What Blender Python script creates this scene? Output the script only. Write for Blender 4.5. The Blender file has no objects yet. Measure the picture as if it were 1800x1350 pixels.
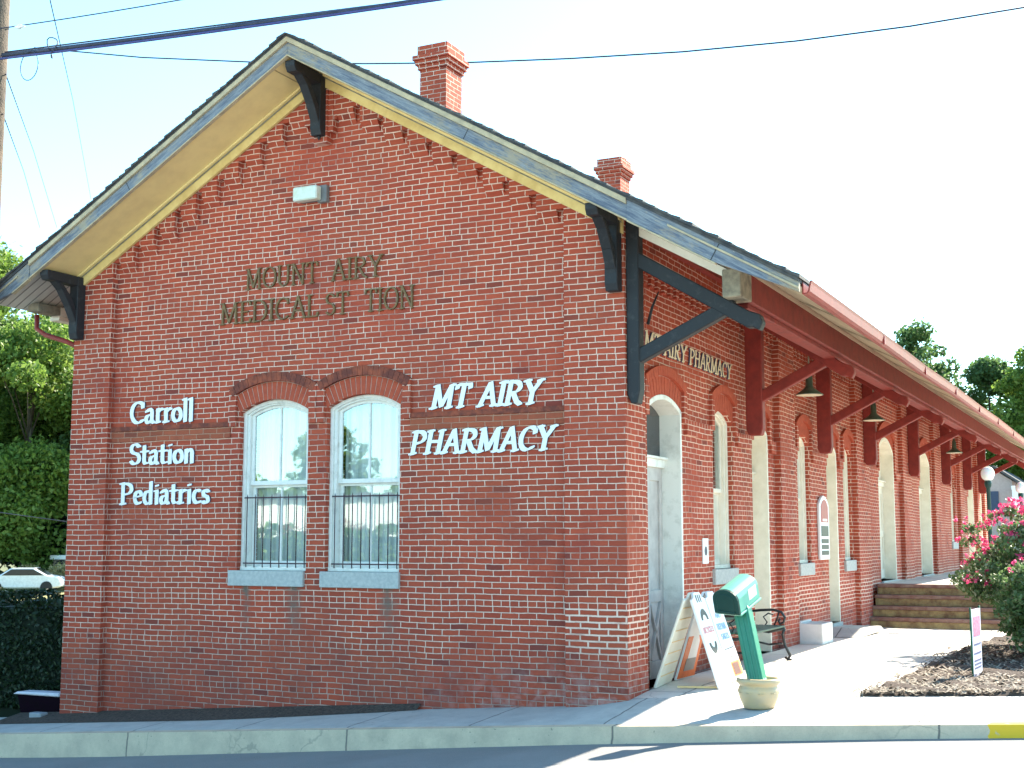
import bpy, bmesh, math, random
import numpy as np
from mathutils import Vector, Matrix
random.seed(7); RNG = np.random.default_rng(11)
S = bpy.context.scene
R = math.radians

# ------------------------------------------------------------ camera, sky, sun, exposure
cd = bpy.data.cameras.new('camera'); cam = bpy.data.objects.new('camera', cd)
S.collection.objects.link(cam); S.camera = cam
cd.sensor_width = 36.0; cd.lens = 2289.7/1800*36; cd.clip_end = 2000; cd.clip_start = 0.05
ex = Vector((-4660.0, 272.0, 2289.7)).normalized() * -1     # world axes seen from the camera (x right, y down, z forward)
ey = Vector((1141.0, 273.0, 2289.7)); ey = (ey - ex*ex.dot(ey)).normalized()
ez = ex.cross(ey)
if ez.y > 0: ez = -ez
rows = Matrix((ex, ey, ez))                                  # world = rows @ cam(x right, y down, z fwd)
right = rows @ Vector((1, 0, 0)); up = rows @ Vector((0, -1, 0)); back = rows @ Vector((0, 0, -1))
m = Matrix((right, up, back)).transposed().to_4x4(); m.translation = Vector((5.16, -13.22, 1.77))
cam.matrix_world = m

KX, KY = 0.435, 1.30                                         # sun travel per metre of height
sun_dir = Vector((KX, KY, 1)).normalized()
elev = math.asin(sun_dir.z); az = math.atan2(sun_dir.x, sun_dir.y)
W = bpy.data.worlds.new('World'); S.world = W; W.use_nodes = True
wn = W.node_tree.nodes; wl = W.node_tree.links
bg = wn['Background']
sk = wn.new('ShaderNodeTexSky'); sk.sky_type = 'NISHITA'; sk.sun_disc = False
sk.sun_elevation = elev; sk.sun_rotation = az
sk.air_density = 1.0; sk.dust_density = 0.5; sk.ozone_density = 0.9; sk.altitude = 100
tn = wn.new('ShaderNodeMix'); tn.data_type = 'RGBA'; tn.blend_type = 'MULTIPLY'; tn.inputs[0].default_value = 1; tn.inputs[7].default_value = (.70, 1.0, 1.0, 1)
wl.new(sk.outputs[0], tn.inputs[6]); wl.new(tn.outputs[2], bg.inputs[0]); bg.inputs[1].default_value = 0.13
sd = bpy.data.lights.new('sun', 'SUN'); sd.energy = 5.0; sd.angle = R(0.5); sd.color = (1, 0.91, 0.76)
sun = bpy.data.objects.new('sun', sd); S.collection.objects.link(sun)
sun.rotation_euler = (-sun_dir).to_track_quat('-Z', 'Y').to_euler()
S.view_settings.view_transform = 'Standard'; S.view_settings.look = 'None'
S.view_settings.exposure = 2.05; S.view_settings.gamma = 1.0
S.render.resolution_x = 1024; S.render.resolution_y = 768

# ------------------------------------------------------------ helpers
def link(o): S.collection.objects.link(o); return o
def tag(o, label=None, cat=None, group=None, kind=None):
    if label: o['label'] = label
    if cat: o['category'] = cat
    if group: o['group'] = group
    if kind: o['kind'] = kind
    return o
def empty(name, loc=(0, 0, 0), rz=0.0):
    o = bpy.data.objects.new(name, None); o.location = loc; o.rotation_euler = (0, 0, rz); o.empty_display_size = .2
    return link(o)
def copy_tree(o, parent=None):
    c = o.copy(); link(c); c.parent = parent
    for ch in [k for k in bpy.data.objects if k.parent == o]: copy_tree(ch, c)
    return c

class MB:
    def __init__(s): s.v = []; s.f = []; s.m = []; s.sm = []
    def add(s, vs, fs, mi=0, smooth=False):
        b = len(s.v); s.v += [tuple(p) for p in vs]
        for f in fs: s.f.append(tuple(b+i for i in f)); s.m.append(mi); s.sm.append(smooth)
        return s
    def box(s, a, b, mi=0):
        x0, y0, z0 = [min(a[i], b[i]) for i in range(3)]; x1, y1, z1 = [max(a[i], b[i]) for i in range(3)]
        return s.add([(x0,y0,z0),(x1,y0,z0),(x1,y1,z0),(x0,y1,z0),(x0,y0,z1),(x1,y0,z1),(x1,y1,z1),(x0,y1,z1)],
            [(0,3,2,1),(4,5,6,7),(0,1,5,4),(1,2,6,5),(2,3,7,6),(3,0,4,7)], mi)
    def prism(s, poly, F, d0, d1, mi=0, side=None):
        """poly: (u,z) points; F(u,z,d)->xyz; extruded from depth d0 to d1 (d1 the outer face)"""
        n = len(poly); vs = [F(u, z, d0) for u, z in poly] + [F(u, z, d1) for u, z in poly]
        b = len(s.v); s.v += [tuple(p) for p in vs]
        s.f.append(tuple(b+i for i in range(n))[::-1]); s.m.append(mi); s.sm.append(False)
        s.f.append(tuple(b+n+i for i in range(n))); s.m.append(mi); s.sm.append(False)
        for i in range(n):
            j = (i+1) % n; s.f.append((b+i, b+j, b+n+j, b+n+i)); s.m.append(mi if side is None else side); s.sm.append(False)
        return s
    def bar(s, p, q, w, h, mi=0, up=(0, 0, 1)):
        """box beam p->q, w across, h along up"""
        p = Vector(p); q = Vector(q); d = (q-p).normalized(); u = Vector(up); a = d.cross(u)
        if a.length < 1e-4: a = Vector((1, 0, 0))
        a.normalize(); u = a.cross(d).normalized()
        vs = [c + a*sx*w/2 + u*sz*h/2 for c in (p, q) for sx, sz in ((-1,-1),(1,-1),(1,1),(-1,1))]
        return s.add(vs, [(0,1,2,3),(7,6,5,4),(0,4,5,1),(1,5,6,2),(2,6,7,3),(3,7,4,0)], mi)
    def tube(s, pts, r, n=8, mi=0, cap=True):
        pts = [Vector(p) for p in pts]; rs = r if isinstance(r, (list, tuple)) else [r]*len(pts)
        b = len(s.v); prev = None
        for i, p in enumerate(pts):
            d = (pts[min(i+1, len(pts)-1)] - pts[max(i-1, 0)]).normalized()
            a = prev - d*prev.dot(d) if prev else d.orthogonal()
            a.normalize(); prev = a; c = d.cross(a)
            for k in range(n):
                t = 2*math.pi*k/n; s.v.append(tuple(p + (a*math.cos(t)+c*math.sin(t))*rs[i]))
        for i in range(len(pts)-1):
            for k in range(n):
                k2 = (k+1) % n
                s.f.append((b+i*n+k, b+i*n+k2, b+(i+1)*n+k2, b+(i+1)*n+k)); s.m.append(mi); s.sm.append(True)
        if cap:
            s.f.append(tuple(b+k for k in range(n))[::-1]); s.m.append(mi); s.sm.append(False)
            e = b+(len(pts)-1)*n; s.f.append(tuple(e+k for k in range(n))); s.m.append(mi); s.sm.append(False)
        return s
    def lathe(s, prof, c=(0, 0, 0), n=28, mi=0, axis=None):
        """prof: (r, z) pairs"""
        b = len(s.v); M = axis or Matrix.Identity(3); c = Vector(c)
        for r, z in prof:
            for k in range(n):
                t = 2*math.pi*k/n; s.v.append(tuple(c + M @ Vector((r*math.cos(t), r*math.sin(t), z))))
        for i in range(len(prof)-1):
            for k in range(n):
                k2 = (k+1) % n
                s.f.append((b+i*n+k, b+i*n+k2, b+(i+1)*n+k2, b+(i+1)*n+k)); s.m.append(mi); s.sm.append(True)
        s.f.append(tuple(b+k for k in range(n))[::-1]); s.m.append(mi); s.sm.append(False)
        e = b+(len(prof)-1)*n; s.f.append(tuple(e+k for k in range(n))); s.m.append(mi); s.sm.append(False)
        return s
    def build(s, name, mats, parent=None, bevel=0, fixn=True):
        me = bpy.data.meshes.new(name); me.from_pydata(s.v, [], s.f)
        for mt in (mats if isinstance(mats, (list, tuple)) else [mats]): me.materials.append(mt)
        me.polygons.foreach_set('material_index', s.m); me.polygons.foreach_set('use_smooth', s.sm)
        if fixn:
            bm = bmesh.new(); bm.from_mesh(me); bmesh.ops.recalc_face_normals(bm, faces=bm.faces); bm.to_mesh(me); bm.free()
        me.update()
        o = bpy.data.objects.new(name, me); link(o); o.parent = parent
        if bevel:
            bv = o.modifiers.new('bevel', 'BEVEL'); bv.width = bevel; bv.segments = 1; bv.limit_method = 'ANGLE'
        return o

def holed(outer, holes, F, d0, d1, mats, name, parent):
    """a wall slab with openings: outline and holes in (u,z)"""
    cu = bpy.data.curves.new('c', 'CURVE'); cu.dimensions = '2D'; cu.fill_mode = 'BOTH'; cu.extrude = 0.5
    for poly in [outer]+holes:
        sp = cu.splines.new('POLY'); sp.points.add(len(poly)-1); sp.use_cyclic_u = True
        for i, (u, z) in enumerate(poly): sp.points[i].co = (u, z, 0, 1)
    co = bpy.data.objects.new('c', cu); link(co)
    dg = bpy.context.evaluated_depsgraph_get(); me = bpy.data.meshes.new_from_object(co.evaluated_get(dg))
    bpy.data.objects.remove(co); bpy.data.curves.remove(cu)
    me = me.copy(); me.name = name
    for v in me.vertices:
        u, z, w = v.co; v.co = F(u, z, d0 + (w+.5)*(d1-d0))
    me.materials.clear()
    for mt in mats: me.materials.append(mt)
    bm = bmesh.new(); bm.from_mesh(me); bmesh.ops.remove_doubles(bm, verts=bm.verts, dist=1e-4)
    bmesh.ops.recalc_face_normals(bm, faces=bm.faces); bm.to_mesh(me); bm.free()
    for p in me.polygons: p.use_smooth = False
    o = bpy.data.objects.new(name, me); link(o); o.parent = parent
    return o

# ------------------------------------------------------------ material helpers
class NT:
    def __init__(s, name):
        s.mat = bpy.data.materials.new(name); s.mat.use_nodes = True; s.t = s.mat.node_tree
        s.b = s.t.nodes['Principled BSDF']; s.out = s.t.nodes['Material Output']
    def n(s, typ, **k):
        nd = s.t.nodes.new(typ)
        for a, v in k.items(): setattr(nd, a, v)
        return nd
    def set(s, sock, v):
        if isinstance(v, bpy.types.NodeSocket): s.t.links.new(v, sock)
        else: sock.default_value = v
    def m(s, op, a, b=0.0, c=0.0, clamp=False):
        nd = s.n('ShaderNodeMath', operation=op); nd.use_clamp = clamp
        s.set(nd.inputs[0], a); s.set(nd.inputs[1], b); s.set(nd.inputs[2], c); return nd.outputs[0]
    def mix(s, f, a, b):
        nd = s.n('ShaderNodeMix', data_type='RGBA'); s.set(nd.inputs[0], f)
        for i, v in ((6, a), (7, b)):
            if isinstance(v, tuple) and len(v) == 3: v = (*v, 1)
            s.set(nd.inputs[i], v)
        return nd.outputs[2]
    def noise(s, scale, vec=None, detail=3, rough=.55, off=0):
        nd = s.n('ShaderNodeTexNoise'); nd.inputs['Scale'].default_value = scale; nd.inputs['Detail'].default_value = detail
        nd.inputs['Roughness'].default_value = rough
        if vec is None: vec = s.pos()
        if off:
            a = s.n('ShaderNodeVectorMath', operation='ADD'); s.set(a.inputs[0], vec); a.inputs[1].default_value = (off, off*1.7, off*.6); vec = a.outputs[0]
        s.set(nd.inputs['Vector'], vec); return nd.outputs[0]
    def pos(s):
        if not hasattr(s, '_p'): s._g = s.n('ShaderNodeNewGeometry'); s._p = s._g.outputs['Position']
        return s._p
    def ramp(s, f, lo, hi):   # linear step lo->hi clamped
        nd = s.n('ShaderNodeMapRange'); s.set(nd.inputs[0], f); nd.inputs[1].default_value = lo; nd.inputs[2].default_value = hi; return nd.outputs[0]
    def bump(s, h, dist, strength=1.0):
        nd = s.n('ShaderNodeBump'); nd.inputs['Distance'].default_value = dist; nd.inputs['Strength'].default_value = strength
        s.set(nd.inputs['Height'], h); s.t.links.new(nd.outputs[0], s.b.inputs['Normal'])
    def col(s, c):
        if isinstance(c, tuple) and len(c) == 3: c = (*c, 1)
        s.set(s.b.inputs['Base Color'], c)
    def rough(s, v): s.set(s.b.inputs['Roughness'], v)
    def spec(s, v): s.b.inputs['Specular IOR Level'].default_value = v

def simple(name, a, b=None, scale=8, rough=.7, lo=.35, hi=.7, bump=0, metal=0, spec=.3, detail=4):
    t = NT(name); b = b or tuple(c*.8 for c in a)
    n = t.noise(scale, detail=detail, rough=.65)
    t.col(t.mix(t.ramp(n, lo, hi), a, b)); t.rough(rough); t.spec(spec); t.b.inputs['Metallic'].default_value = metal
    if bump: t.bump(t.noise(scale*6, detail=3), bump)
    return t.mat

COURSE = 0.068; BL = 0.222
def brick_mat(name='brick', stretch=(0.46, 0.084, 0.044), dark=(0.36, 0.062, 0.036), mortar=(0.78, 0.55, 0.44), plain=0.0, stains=True):
    t = NT(name); p = t.pos(); g = t._g
    sx = t.n('ShaderNodeSeparateXYZ'); t.set(sx.inputs[0], p); x, y, z = sx.outputs
    sn = t.n('ShaderNodeSeparateXYZ'); t.set(sn.inputs[0], g.outputs['True Normal'])
    side = t.m('GREATER_THAN', t.m('ABSOLUTE', sn.outputs[0]), 0.6)
    u = t.m('ADD', t.m('MULTIPLY', x, t.m('SUBTRACT', 1.0, side)), t.m('MULTIPLY', t.m('ADD', y, .05), side))
    wob = t.m('SUBTRACT', t.noise(1.1, detail=2), .5); wob2 = t.m('SUBTRACT', t.noise(14, detail=2), .5)
    v = t.m('ADD', z, t.m('ADD', t.m('MULTIPLY', wob, .035), t.m('MULTIPLY', wob2, .008)))
    u = t.m('ADD', u, t.m('MULTIPLY', t.m('SUBTRACT', t.noise(11, detail=2, off=9), .5), .012))
    rf = t.m('DIVIDE', t.m('ADD', v, 20.0), COURSE); row = t.m('FLOOR', rf); fv = t.m('FRACT', rf)
    head = t.m('COMPARE', t.m('MODULO', row, 8.0), 5.0, .1)
    ln = t.m('SUBTRACT', BL, t.m('MULTIPLY', head, BL*.5))
    wr = t.n('ShaderNodeTexWhiteNoise', noise_dimensions='1D'); t.set(wr.inputs['W'], row)
    off = t.m('ADD', t.m('MULTIPLY', t.m('MODULO', row, 2.0), BL*.5), t.m('MULTIPLY', wr.outputs[0], .035))
    uf = t.m('DIVIDE', t.m('ADD', t.m('ADD', u, 100.0), off), ln); colm = t.m('FLOOR', uf); fu = t.m('FRACT', uf)
    du = t.m('MULTIPLY', t.m('MINIMUM', fu, t.m('SUBTRACT', 1.0, fu)), ln)
    dv = t.m('MULTIPLY', t.m('MINIMUM', fv, t.m('SUBTRACT', 1.0, fv)), COURSE)
    d = t.m('MINIMUM', du, dv)
    d = t.m('ADD', d, t.m('MULTIPLY', t.m('SUBTRACT', t.noise(45, detail=2), .5), .004))
    rp = t.m('MULTIPLY', t.m('MULTIPLY', t.m('GREATER_THAN', x, -.73), t.m('COMPARE', z, .78, .24)), t.m('LESS_THAN', x, .3))
    d = t.m('SUBTRACT', d, t.m('MULTIPLY', rp, .0045))
    mort = t.m('SUBTRACT', 1.0, t.ramp(d, .0034, .0074))
    cv = t.n('ShaderNodeCombineXYZ'); t.set(cv.inputs[0], colm); t.set(cv.inputs[1], row); t.set(cv.inputs[2], side)
    wn2 = t.n('ShaderNodeTexWhiteNoise', noise_dimensions='3D'); t.set(wn2.inputs[0], cv.outputs[0]); rnd = wn2.outputs[0]
    base = t.mix(rnd, stretch, dark)
    base = t.mix(t.m('MULTIPLY', t.m('GREATER_THAN', rnd, .965), .5), base, (.10, .035, .035))
    base = t.mix(t.m('MULTIPLY', t.ramp(t.noise(30, detail=4), .45, .75), .35), base, tuple(c*.62 for c in stretch))
    base = t.mix(t.m('MULTIPLY', t.ramp(t.noise(.9, detail=3, off=4), .45, .7), .35), base, (.30, .085, .045))
    base = t.mix(t.m('MULTIPLY', t.ramp(t.noise(2.3, detail=5, off=31), .48, .72), .30), base, (.17, .045, .04))
    # mortar missing / painted over in patches
    fade = t.ramp(t.noise(1.3, detail=4, off=21), .50, .66)
    fade2 = t.ramp(t.noise(9, detail=3, off=2), .55, .75)
    lowz = t.m('SUBTRACT', 1.0, t.ramp(t.m('ADD', z, t.m('MULTIPLY', wob, .8)), .25, .75))
    mc = t.mix(t.m('MAXIMUM', t.m('MULTIPLY', fade, .8), t.m('MULTIPLY', fade2, .45)), mortar, (.36, .15, .12))
    mc = t.mix(t.m('MULTIPLY', lowz, t.m('ADD', t.m('MULTIPLY', fade2, .4), .42)), mc, (.24, .11, .09))
    c = t.mix(mort, base, mc)
    if plain: c = t.mix(plain, c, base)
    if stains:
        front = t.m('LESS_THAN', y, .16)
        # grime near the ground and lime bloom at the corner foot
        grime = t.m('MULTIPLY', lowz, t.ramp(t.noise(2.5, detail=4, off=5), .3, .7))
        c = t.mix(t.m('MULTIPLY', grime, .28), c, (.13, .075, .065))
        foot = t.m('SUBTRACT', 1.0, t.ramp(t.m('ADD', z, t.m('MULTIPLY', x, -.05)), .02, .55))
        nearc = t.ramp(x, -3.2, -.6)
        bloom = t.m('MULTIPLY', t.m('MULTIPLY', foot, nearc), t.ramp(t.noise(7, detail=4, off=8), .46, .62))
        c = t.mix(t.m('MULTIPLY', bloom, .32), c, (.55, .47, .44))
        for sxp, w in ((-4.42, .10), (-3.06, .11), (-5.15, .06)):
            a = t.m('SUBTRACT', 1.0, t.m('DIVIDE', t.m('ABSOLUTE', t.m('SUBTRACT', t.m('ADD', x, t.m('MULTIPLY', wob2, .12)), sxp)), w*1.6), clamp=True)
            b = t.m('MULTIPLY', t.ramp(z, .45, 1.15), t.m('LESS_THAN', z, 1.24))
            st = t.m('MULTIPLY', t.m('MULTIPLY', a, b), front)
            c = t.mix(t.m('MULTIPLY', st, t.ramp(t.noise(6, detail=3), .3, .6)), c, (.15, .13, .105))
    t.col(c); t.rough(.88); t.spec(.2)
    h = t.m('SUBTRACT', t.m('MULTIPLY', t.noise(60, detail=3), .25), mort)
    t.bump(h, .006, .9)
    return t.mat

M = {}
M['brick'] = brick_mat()
M['belt'] = brick_mat('belt_brick', (.40, .10, .052), (.30, .075, .04), (.50, .32, .22), plain=.35, stains=False)
M['arch'] = simple('arch_brick', (.46, .088, .044), (.35, .065, .036), scale=16, rough=.9, bump=.003)
M['hood'] = simple('weathered_hood_brick', (.34, .085, .045), (.15, .045, .034), scale=9, rough=.92, bump=.004, lo=.3, hi=.6)
M['mortar'] = simple('mortar', (.66, .50, .42), (.45, .30, .25), scale=14, rough=.95)
M['stone'] = simple('sill_stone', (.50, .50, .47), (.36, .37, .36), scale=22, rough=.85, bump=.002)
M['white_paint'] = simple('old_white_paint', (.80, .78, .72), (.60, .58, .52), scale=7, rough=.55, lo=.5, hi=.75, bump=.001)
M['door_paint'] = simple('door_paint', (.56, .52, .49), (.42, .38, .36), scale=5, rough=.5, bump=.001)
M['cream_paint'] = simple('cream_paint', (.84, .76, .64), (.72, .64, .52), scale=5, rough=.55)
M['yellow_paint'] = simple('soffit_yellow', (.82, .62, .26), (.66, .46, .17), scale=3, rough=.7, lo=.4, hi=.65, bump=.001)
M['trim_tan'] = simple('trim_tan', (.55, .44, .28), (.35, .29, .20), scale=6, rough=.8)
M['black_paint'] = simple('black_timber_paint', (.022, .024, .028), (.055, .055, .058), scale=12, rough=.6, lo=.55, hi=.8, bump=.002)
M['red_paint'] = simple('red_timber_paint', (.27, .035, .026), (.17, .024, .02), scale=6, rough=.62, bump=.001)
M['raw_wood'] = simple('raw_grey_wood', (.34, .30, .22), (.16, .14, .11), scale=9, rough=.85, bump=.003)
M['glass_dark'] = simple('dark_glass', (.035, .035, .04), rough=.12, spec=.6)
M['iron'] = simple('iron', (.035, .022, .03), (.08, .03, .04), scale=30, rough=.6)
M['bronze'] = simple('bronze_letters', (.21, .125, .05), (.13, .08, .04), scale=20, rough=.6)
M['white_letter'] = simple('white_letters', (.86, .86, .86), (.8, .8, .8), rough=.45)
M['letter_edge'] = simple('letter_edges', (.10, .10, .16), rough=.6)
M['cream_letter'] = simple('cream_letters', (.72, .62, .42), (.6, .5, .34), rough=.6)
M['black'] = simple('black_plastic', (.02, .02, .022), rough=.5)

def wood_weather():
    t = NT('weathered_rake_paint'); sx = t.n('ShaderNodeSeparateXYZ'); t.set(sx.inputs[0], t.pos())
    ax = t.m('ABSOLUTE', t.m('ADD', sx.outputs[0], 4.06)); k1, k2 = math.cos(math.atan(.577)), math.sin(math.atan(.577))
    al = t.m('SUBTRACT', t.m('MULTIPLY', ax, k1), t.m('MULTIPLY', sx.outputs[2], k2)); ac = t.m('ADD', t.m('MULTIPLY', ax, k2), t.m('MULTIPLY', sx.outputs[2], k1))
    cv = t.n('ShaderNodeCombineXYZ'); t.set(cv.inputs[0], t.m('MULTIPLY', al, 1.3)); t.set(cv.inputs[1], t.m('MULTIPLY', ac, 17)); t.set(cv.inputs[2], sx.outputs[1])
    n1 = t.noise(2.0, cv.outputs[0], detail=7, rough=.75); n2 = t.noise(1.6, t.pos(), detail=5, off=5)
    cv2 = t.n('ShaderNodeCombineXYZ'); t.set(cv2.inputs[0], t.m('MULTIPLY', al, 5)); t.set(cv2.inputs[1], t.m('MULTIPLY', ac, 26)); n3 = t.noise(2.2, cv2.outputs[0], detail=4, rough=.7)
    c = t.mix(t.ramp(n1, .40, .60), (.085, .105, .15), (.25, .27, .29))
    c = t.mix(t.m('MULTIPLY', t.ramp(t.m('ADD', t.m('MULTIPLY', n2, .6), t.m('MULTIPLY', n3, .4)), .50, .60), .8), c, (.36, .29, .19))
    c = t.mix(t.ramp(n3, .68, .72), c, (.60, .56, .48))
    f = t.m('FRACT', t.m('DIVIDE', t.m('ADD', al, 30.7), 3.3)); g = t.m('SUBTRACT', 1.0, t.ramp(t.m('MINIMUM', f, t.m('SUBTRACT', 1.0, f)), .001, .0025))
    c = t.mix(g, c, (.03, .03, .03))
    t.col(c); t.rough(.8); t.bump(n1, .006); return t.mat
M['rake'] = wood_weather()

def shingle():
    t = NT('asphalt_shingle'); n = t.noise(7, detail=5)
    c = t.mix(t.ramp(n, .35, .65), (.045, .048, .055), (.10, .095, .09))
    t.col(c); t.rough(.95); t.bump(t.noise(60), .004); return t.mat
M['shingle'] = shingle()

def boards(name, a, b, axis, pitch, gap=.08, dk=.35):
    """painted boards with joints along one axis"""
    t = NT(name); sx = t.n('ShaderNodeSeparateXYZ'); t.set(sx.inputs[0], t.pos()); q = t.m('DIVIDE', sx.outputs[axis], pitch)
    fr = t.m('FRACT', q); wn_ = t.n('ShaderNodeTexWhiteNoise', noise_dimensions='1D'); t.set(wn_.inputs['W'], t.m('FLOOR', q))
    n = t.noise(4, detail=5)
    c = t.mix(t.m('ADD', t.m('MULTIPLY', wn_.outputs[0], .5), t.m('MULTIPLY', t.ramp(n, .4, .7), .5)), a, b)
    g = t.m('SUBTRACT', 1.0, t.ramp(t.m('MINIMUM', fr, t.m('SUBTRACT', 1.0, fr)), gap*.5, gap))
    c = t.mix(g, c, tuple(k*dk for k in b)); t.col(c); t.rough(.75)
    t.bump(t.m('SUBTRACT', 1.0, g), .006); return t.mat
M['soffit'] = boards('soffit_boards', (.88, .69, .31), (.70, .52, .24), 0, 4.3, gap=.002, dk=.6)
M['canopy_soffit'] = boards('canopy_soffit_boards', (.62, .54, .40), (.46, .38, .26), 1, .14, gap=.12, dk=.45)
M['soffit_white'] = boards('pale_soffit_boards', (.68, .64, .56), (.52, .49, .42), 1, .14, gap=.1, dk=.5)

def zc(x):
    """height of the kerb's top along the street"""
    xx = max(-16.0, min(14.0, x)); return -.05 + (.074*xx if xx < 0 else .066*xx)
def hk(x): return max(.11, min(.28, .17-.017*x))
def sm(t): t = max(0., min(1., t)); return t*t*(3-2*t)
def hp(x, y):
    """height of the pavement around the building"""
    a = zc(x) + .06*max(0, min(1, (y+1.2)/1.2)); b = .14 + .045*max(0, x-2.0) - .07*sm((y-7)/6.0)
    if x < 0: return a
    return a + (b-a)*sm((y+1.2)/2.7)

def concrete(name='pavement_concrete', a=(.52, .50, .46), b=(.40, .385, .36), jx=1.5, jy=0):
    t = NT(name); n = t.noise(3, detail=6, rough=.7); n2 = t.noise(90, detail=2)
    c = t.mix(t.ramp(n, .35, .7), a, b); c = t.mix(t.m('MULTIPLY', t.ramp(n2, .5, .8), .25), c, tuple(k*.6 for k in b))
    sx = t.n('ShaderNodeSeparateXYZ'); t.set(sx.inputs[0], t.pos())
    wob = t.m('MULTIPLY', t.m('SUBTRACT', t.noise(5, detail=3), .5), .04)
    def joint(o, p, ph):
        f = t.m('FRACT', t.m('DIVIDE', t.m('ADD', t.m('ADD', o, wob), ph), p)); return t.m('SUBTRACT', 1.0, t.ramp(t.m('MINIMUM', f, t.m('SUBTRACT', 1.0, f)), .004/p*1.2, .014/p))
    g = joint(sx.outputs[0], jx, 100.35)
    if jy: g = t.m('MAXIMUM', g, joint(sx.outputs[1], jy, 100.2))
    vo = t.n('ShaderNodeTexVoronoi', feature='DISTANCE_TO_EDGE'); vo.inputs['Scale'].default_value = .55
    wv = t.n('ShaderNodeVectorMath', operation='ADD'); t.set(wv.inputs[0], t.pos()); nz = t.n('ShaderNodeTexNoise'); nz.inputs['Scale'].default_value = 2.5; nz.inputs['Detail'].default_value = 5; t.set(nz.inputs['Vector'], t.pos())
    sc = t.n('ShaderNodeVectorMath', operation='SCALE'); t.set(sc.inputs[0], nz.outputs[1]); sc.inputs['Scale'].default_value = .5; t.set(wv.inputs[1], sc.outputs[0]); t.set(vo.inputs['Vector'], wv.outputs[0])
    crk = t.m('MULTIPLY', t.m('SUBTRACT', 1.0, t.ramp(vo.outputs[0], .001, .006)), t.ramp(t.noise(.7, off=40), .52, .60))
    c = t.mix(t.m('MULTIPLY', crk, .35), c, (.12, .11, .10))
    c = t.mix(t.m('MULTIPLY', t.ramp(t.noise(1.7, detail=6, rough=.7, off=13), .55, .72), .35), c, tuple(k*.45 for k in b))
    c = t.mix(t.m('MULTIPLY', t.ramp(t.noise(28, detail=1, off=17), .74, .78), .5), c, (.08, .075, .07))
    c = t.mix(t.m('MULTIPLY', g, .8), c, (.10, .095, .09))
    t.col(c); t.rough(.9); t.bump(t.m('SUBTRACT', t.m('MULTIPLY', n2, .3), g), .004); return t, c
tt, _ = concrete(); M['concrete'] = tt.mat
tt, cc = concrete('kerb_concrete', (.68, .53, .37), (.50, .39, .28), jx=3.05)
sx = tt.n('ShaderNodeSeparateXYZ'); tt.set(sx.inputs[0], tt.pos())
yl = tt.m('MULTIPLY', tt.m('GREATER_THAN', tt.m('ADD', sx.outputs[0], tt.m('MULTIPLY', tt.noise(12, detail=4), .12)), 3.82), tt.ramp(tt.noise(9, detail=5, off=3), .30, .38))
tt.col(tt.mix(yl, cc, (.78, .46, .03))); M['kerb'] = tt.mat

def asphalt():
    t = NT('road_asphalt'); n = t.noise(1.2, detail=5); n2 = t.noise(120, detail=2)
    c = t.mix(t.ramp(n, .3, .7), (.22, .215, .21), (.17, .168, .165)); c = t.mix(t.ramp(n2, .45, .7), c, (.26, .25, .24))
    t.col(c); t.rough(.9); t.bump(n2, .006); return t.mat
M['asphalt'] = asphalt()
M['mulch'] = simple('mulch', (.14, .105, .085), (.05, .036, .03), scale=26, rough=1, bump=.02, detail=6)
M['chip'] = simple('mulch_chips', (.40, .34, .27), (.14, .105, .08), scale=20, rough=1)
M['dry_grass'] = simple('dry_grass_ground', (.34, .29, .14), (.16, .18, .06), scale=.9, rough=1, bump=.02)
M['ground'] = simple('ground_soil_and_grass', (.10, .12, .045), (.16, .14, .08), scale=.6, rough=1, bump=.03)
M['rust_step'] = simple('stained_step_stone', (.46, .33, .15), (.20, .11, .06), scale=5, rough=.85, lo=.35, hi=.65, bump=.004)
M['tread'] = simple('step_tread', (.20, .09, .07), (.30, .20, .16), scale=6, rough=.85)

# ------------------------------------------------------------ mapping frames (u along the wall, z up, d outwards)
FF = lambda u, z, d: (u, -d, z)          # street gable wall
FS = lambda u, z, d: (d, u, z)           # trackside wall
RZ = 7.885; RX = -4.06; SL = .577          # ridge top height, ridge x, roof slope
def roof_z(x): return RZ - SL*abs(x-RX)

# ------------------------------------------------------------ ground, street
def sheet(name, xs, ys, zf, mat, kind='structure', thick=0):
    vs = [(x, y, zf(x, y)) for y in ys for x in xs]; nx = len(xs)
    fs = [(j*nx+i, j*nx+i+1, (j+1)*nx+i+1, (j+1)*nx+i) for j in range(len(ys)-1) for i in range(nx-1)]
    mb = MB(); mb.add(vs, fs, 0, True); o = mb.build(name, mat, fixn=False); o['kind'] = kind; return o
def frange(a, b, s):
    n = max(1, int(round((b-a)/s))); return [a+(b-a)*i/n for i in range(n+1)]
YK = -1.22
def groundz(x, y):
    if y < YK: return zc(x) - .45
    t = sm((y-1)/20.0); return zc(x)*1.0 - .12 - (.05 if x < -8 else .0)
def gz(x, y): return groundz(x, y)
sheet('ground', [-900, -300, -120, -60]+frange(-40, 20, 2)+[60, 120, 300, 900], [-900, -200, -60, -30, -12, -2]+frange(0, 60, 4)+[120, 300, 900], gz, M['ground'])
sheet('field', frange(-120, -20, 4), frange(14, 62, 4), lambda x, y: -1.32+.02*math.sin(x), M['dry_grass'])
sheet('road', [-300, -80]+frange(-40, 30, 1)+[80, 300], [-10.6, -9, -7, -5, -3, -2, YK], lambda x, y: zc(x)-hk(x), M['asphalt'])
XS = [-300, -60]+frange(-30, 20, .5)+[60, 300]
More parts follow.
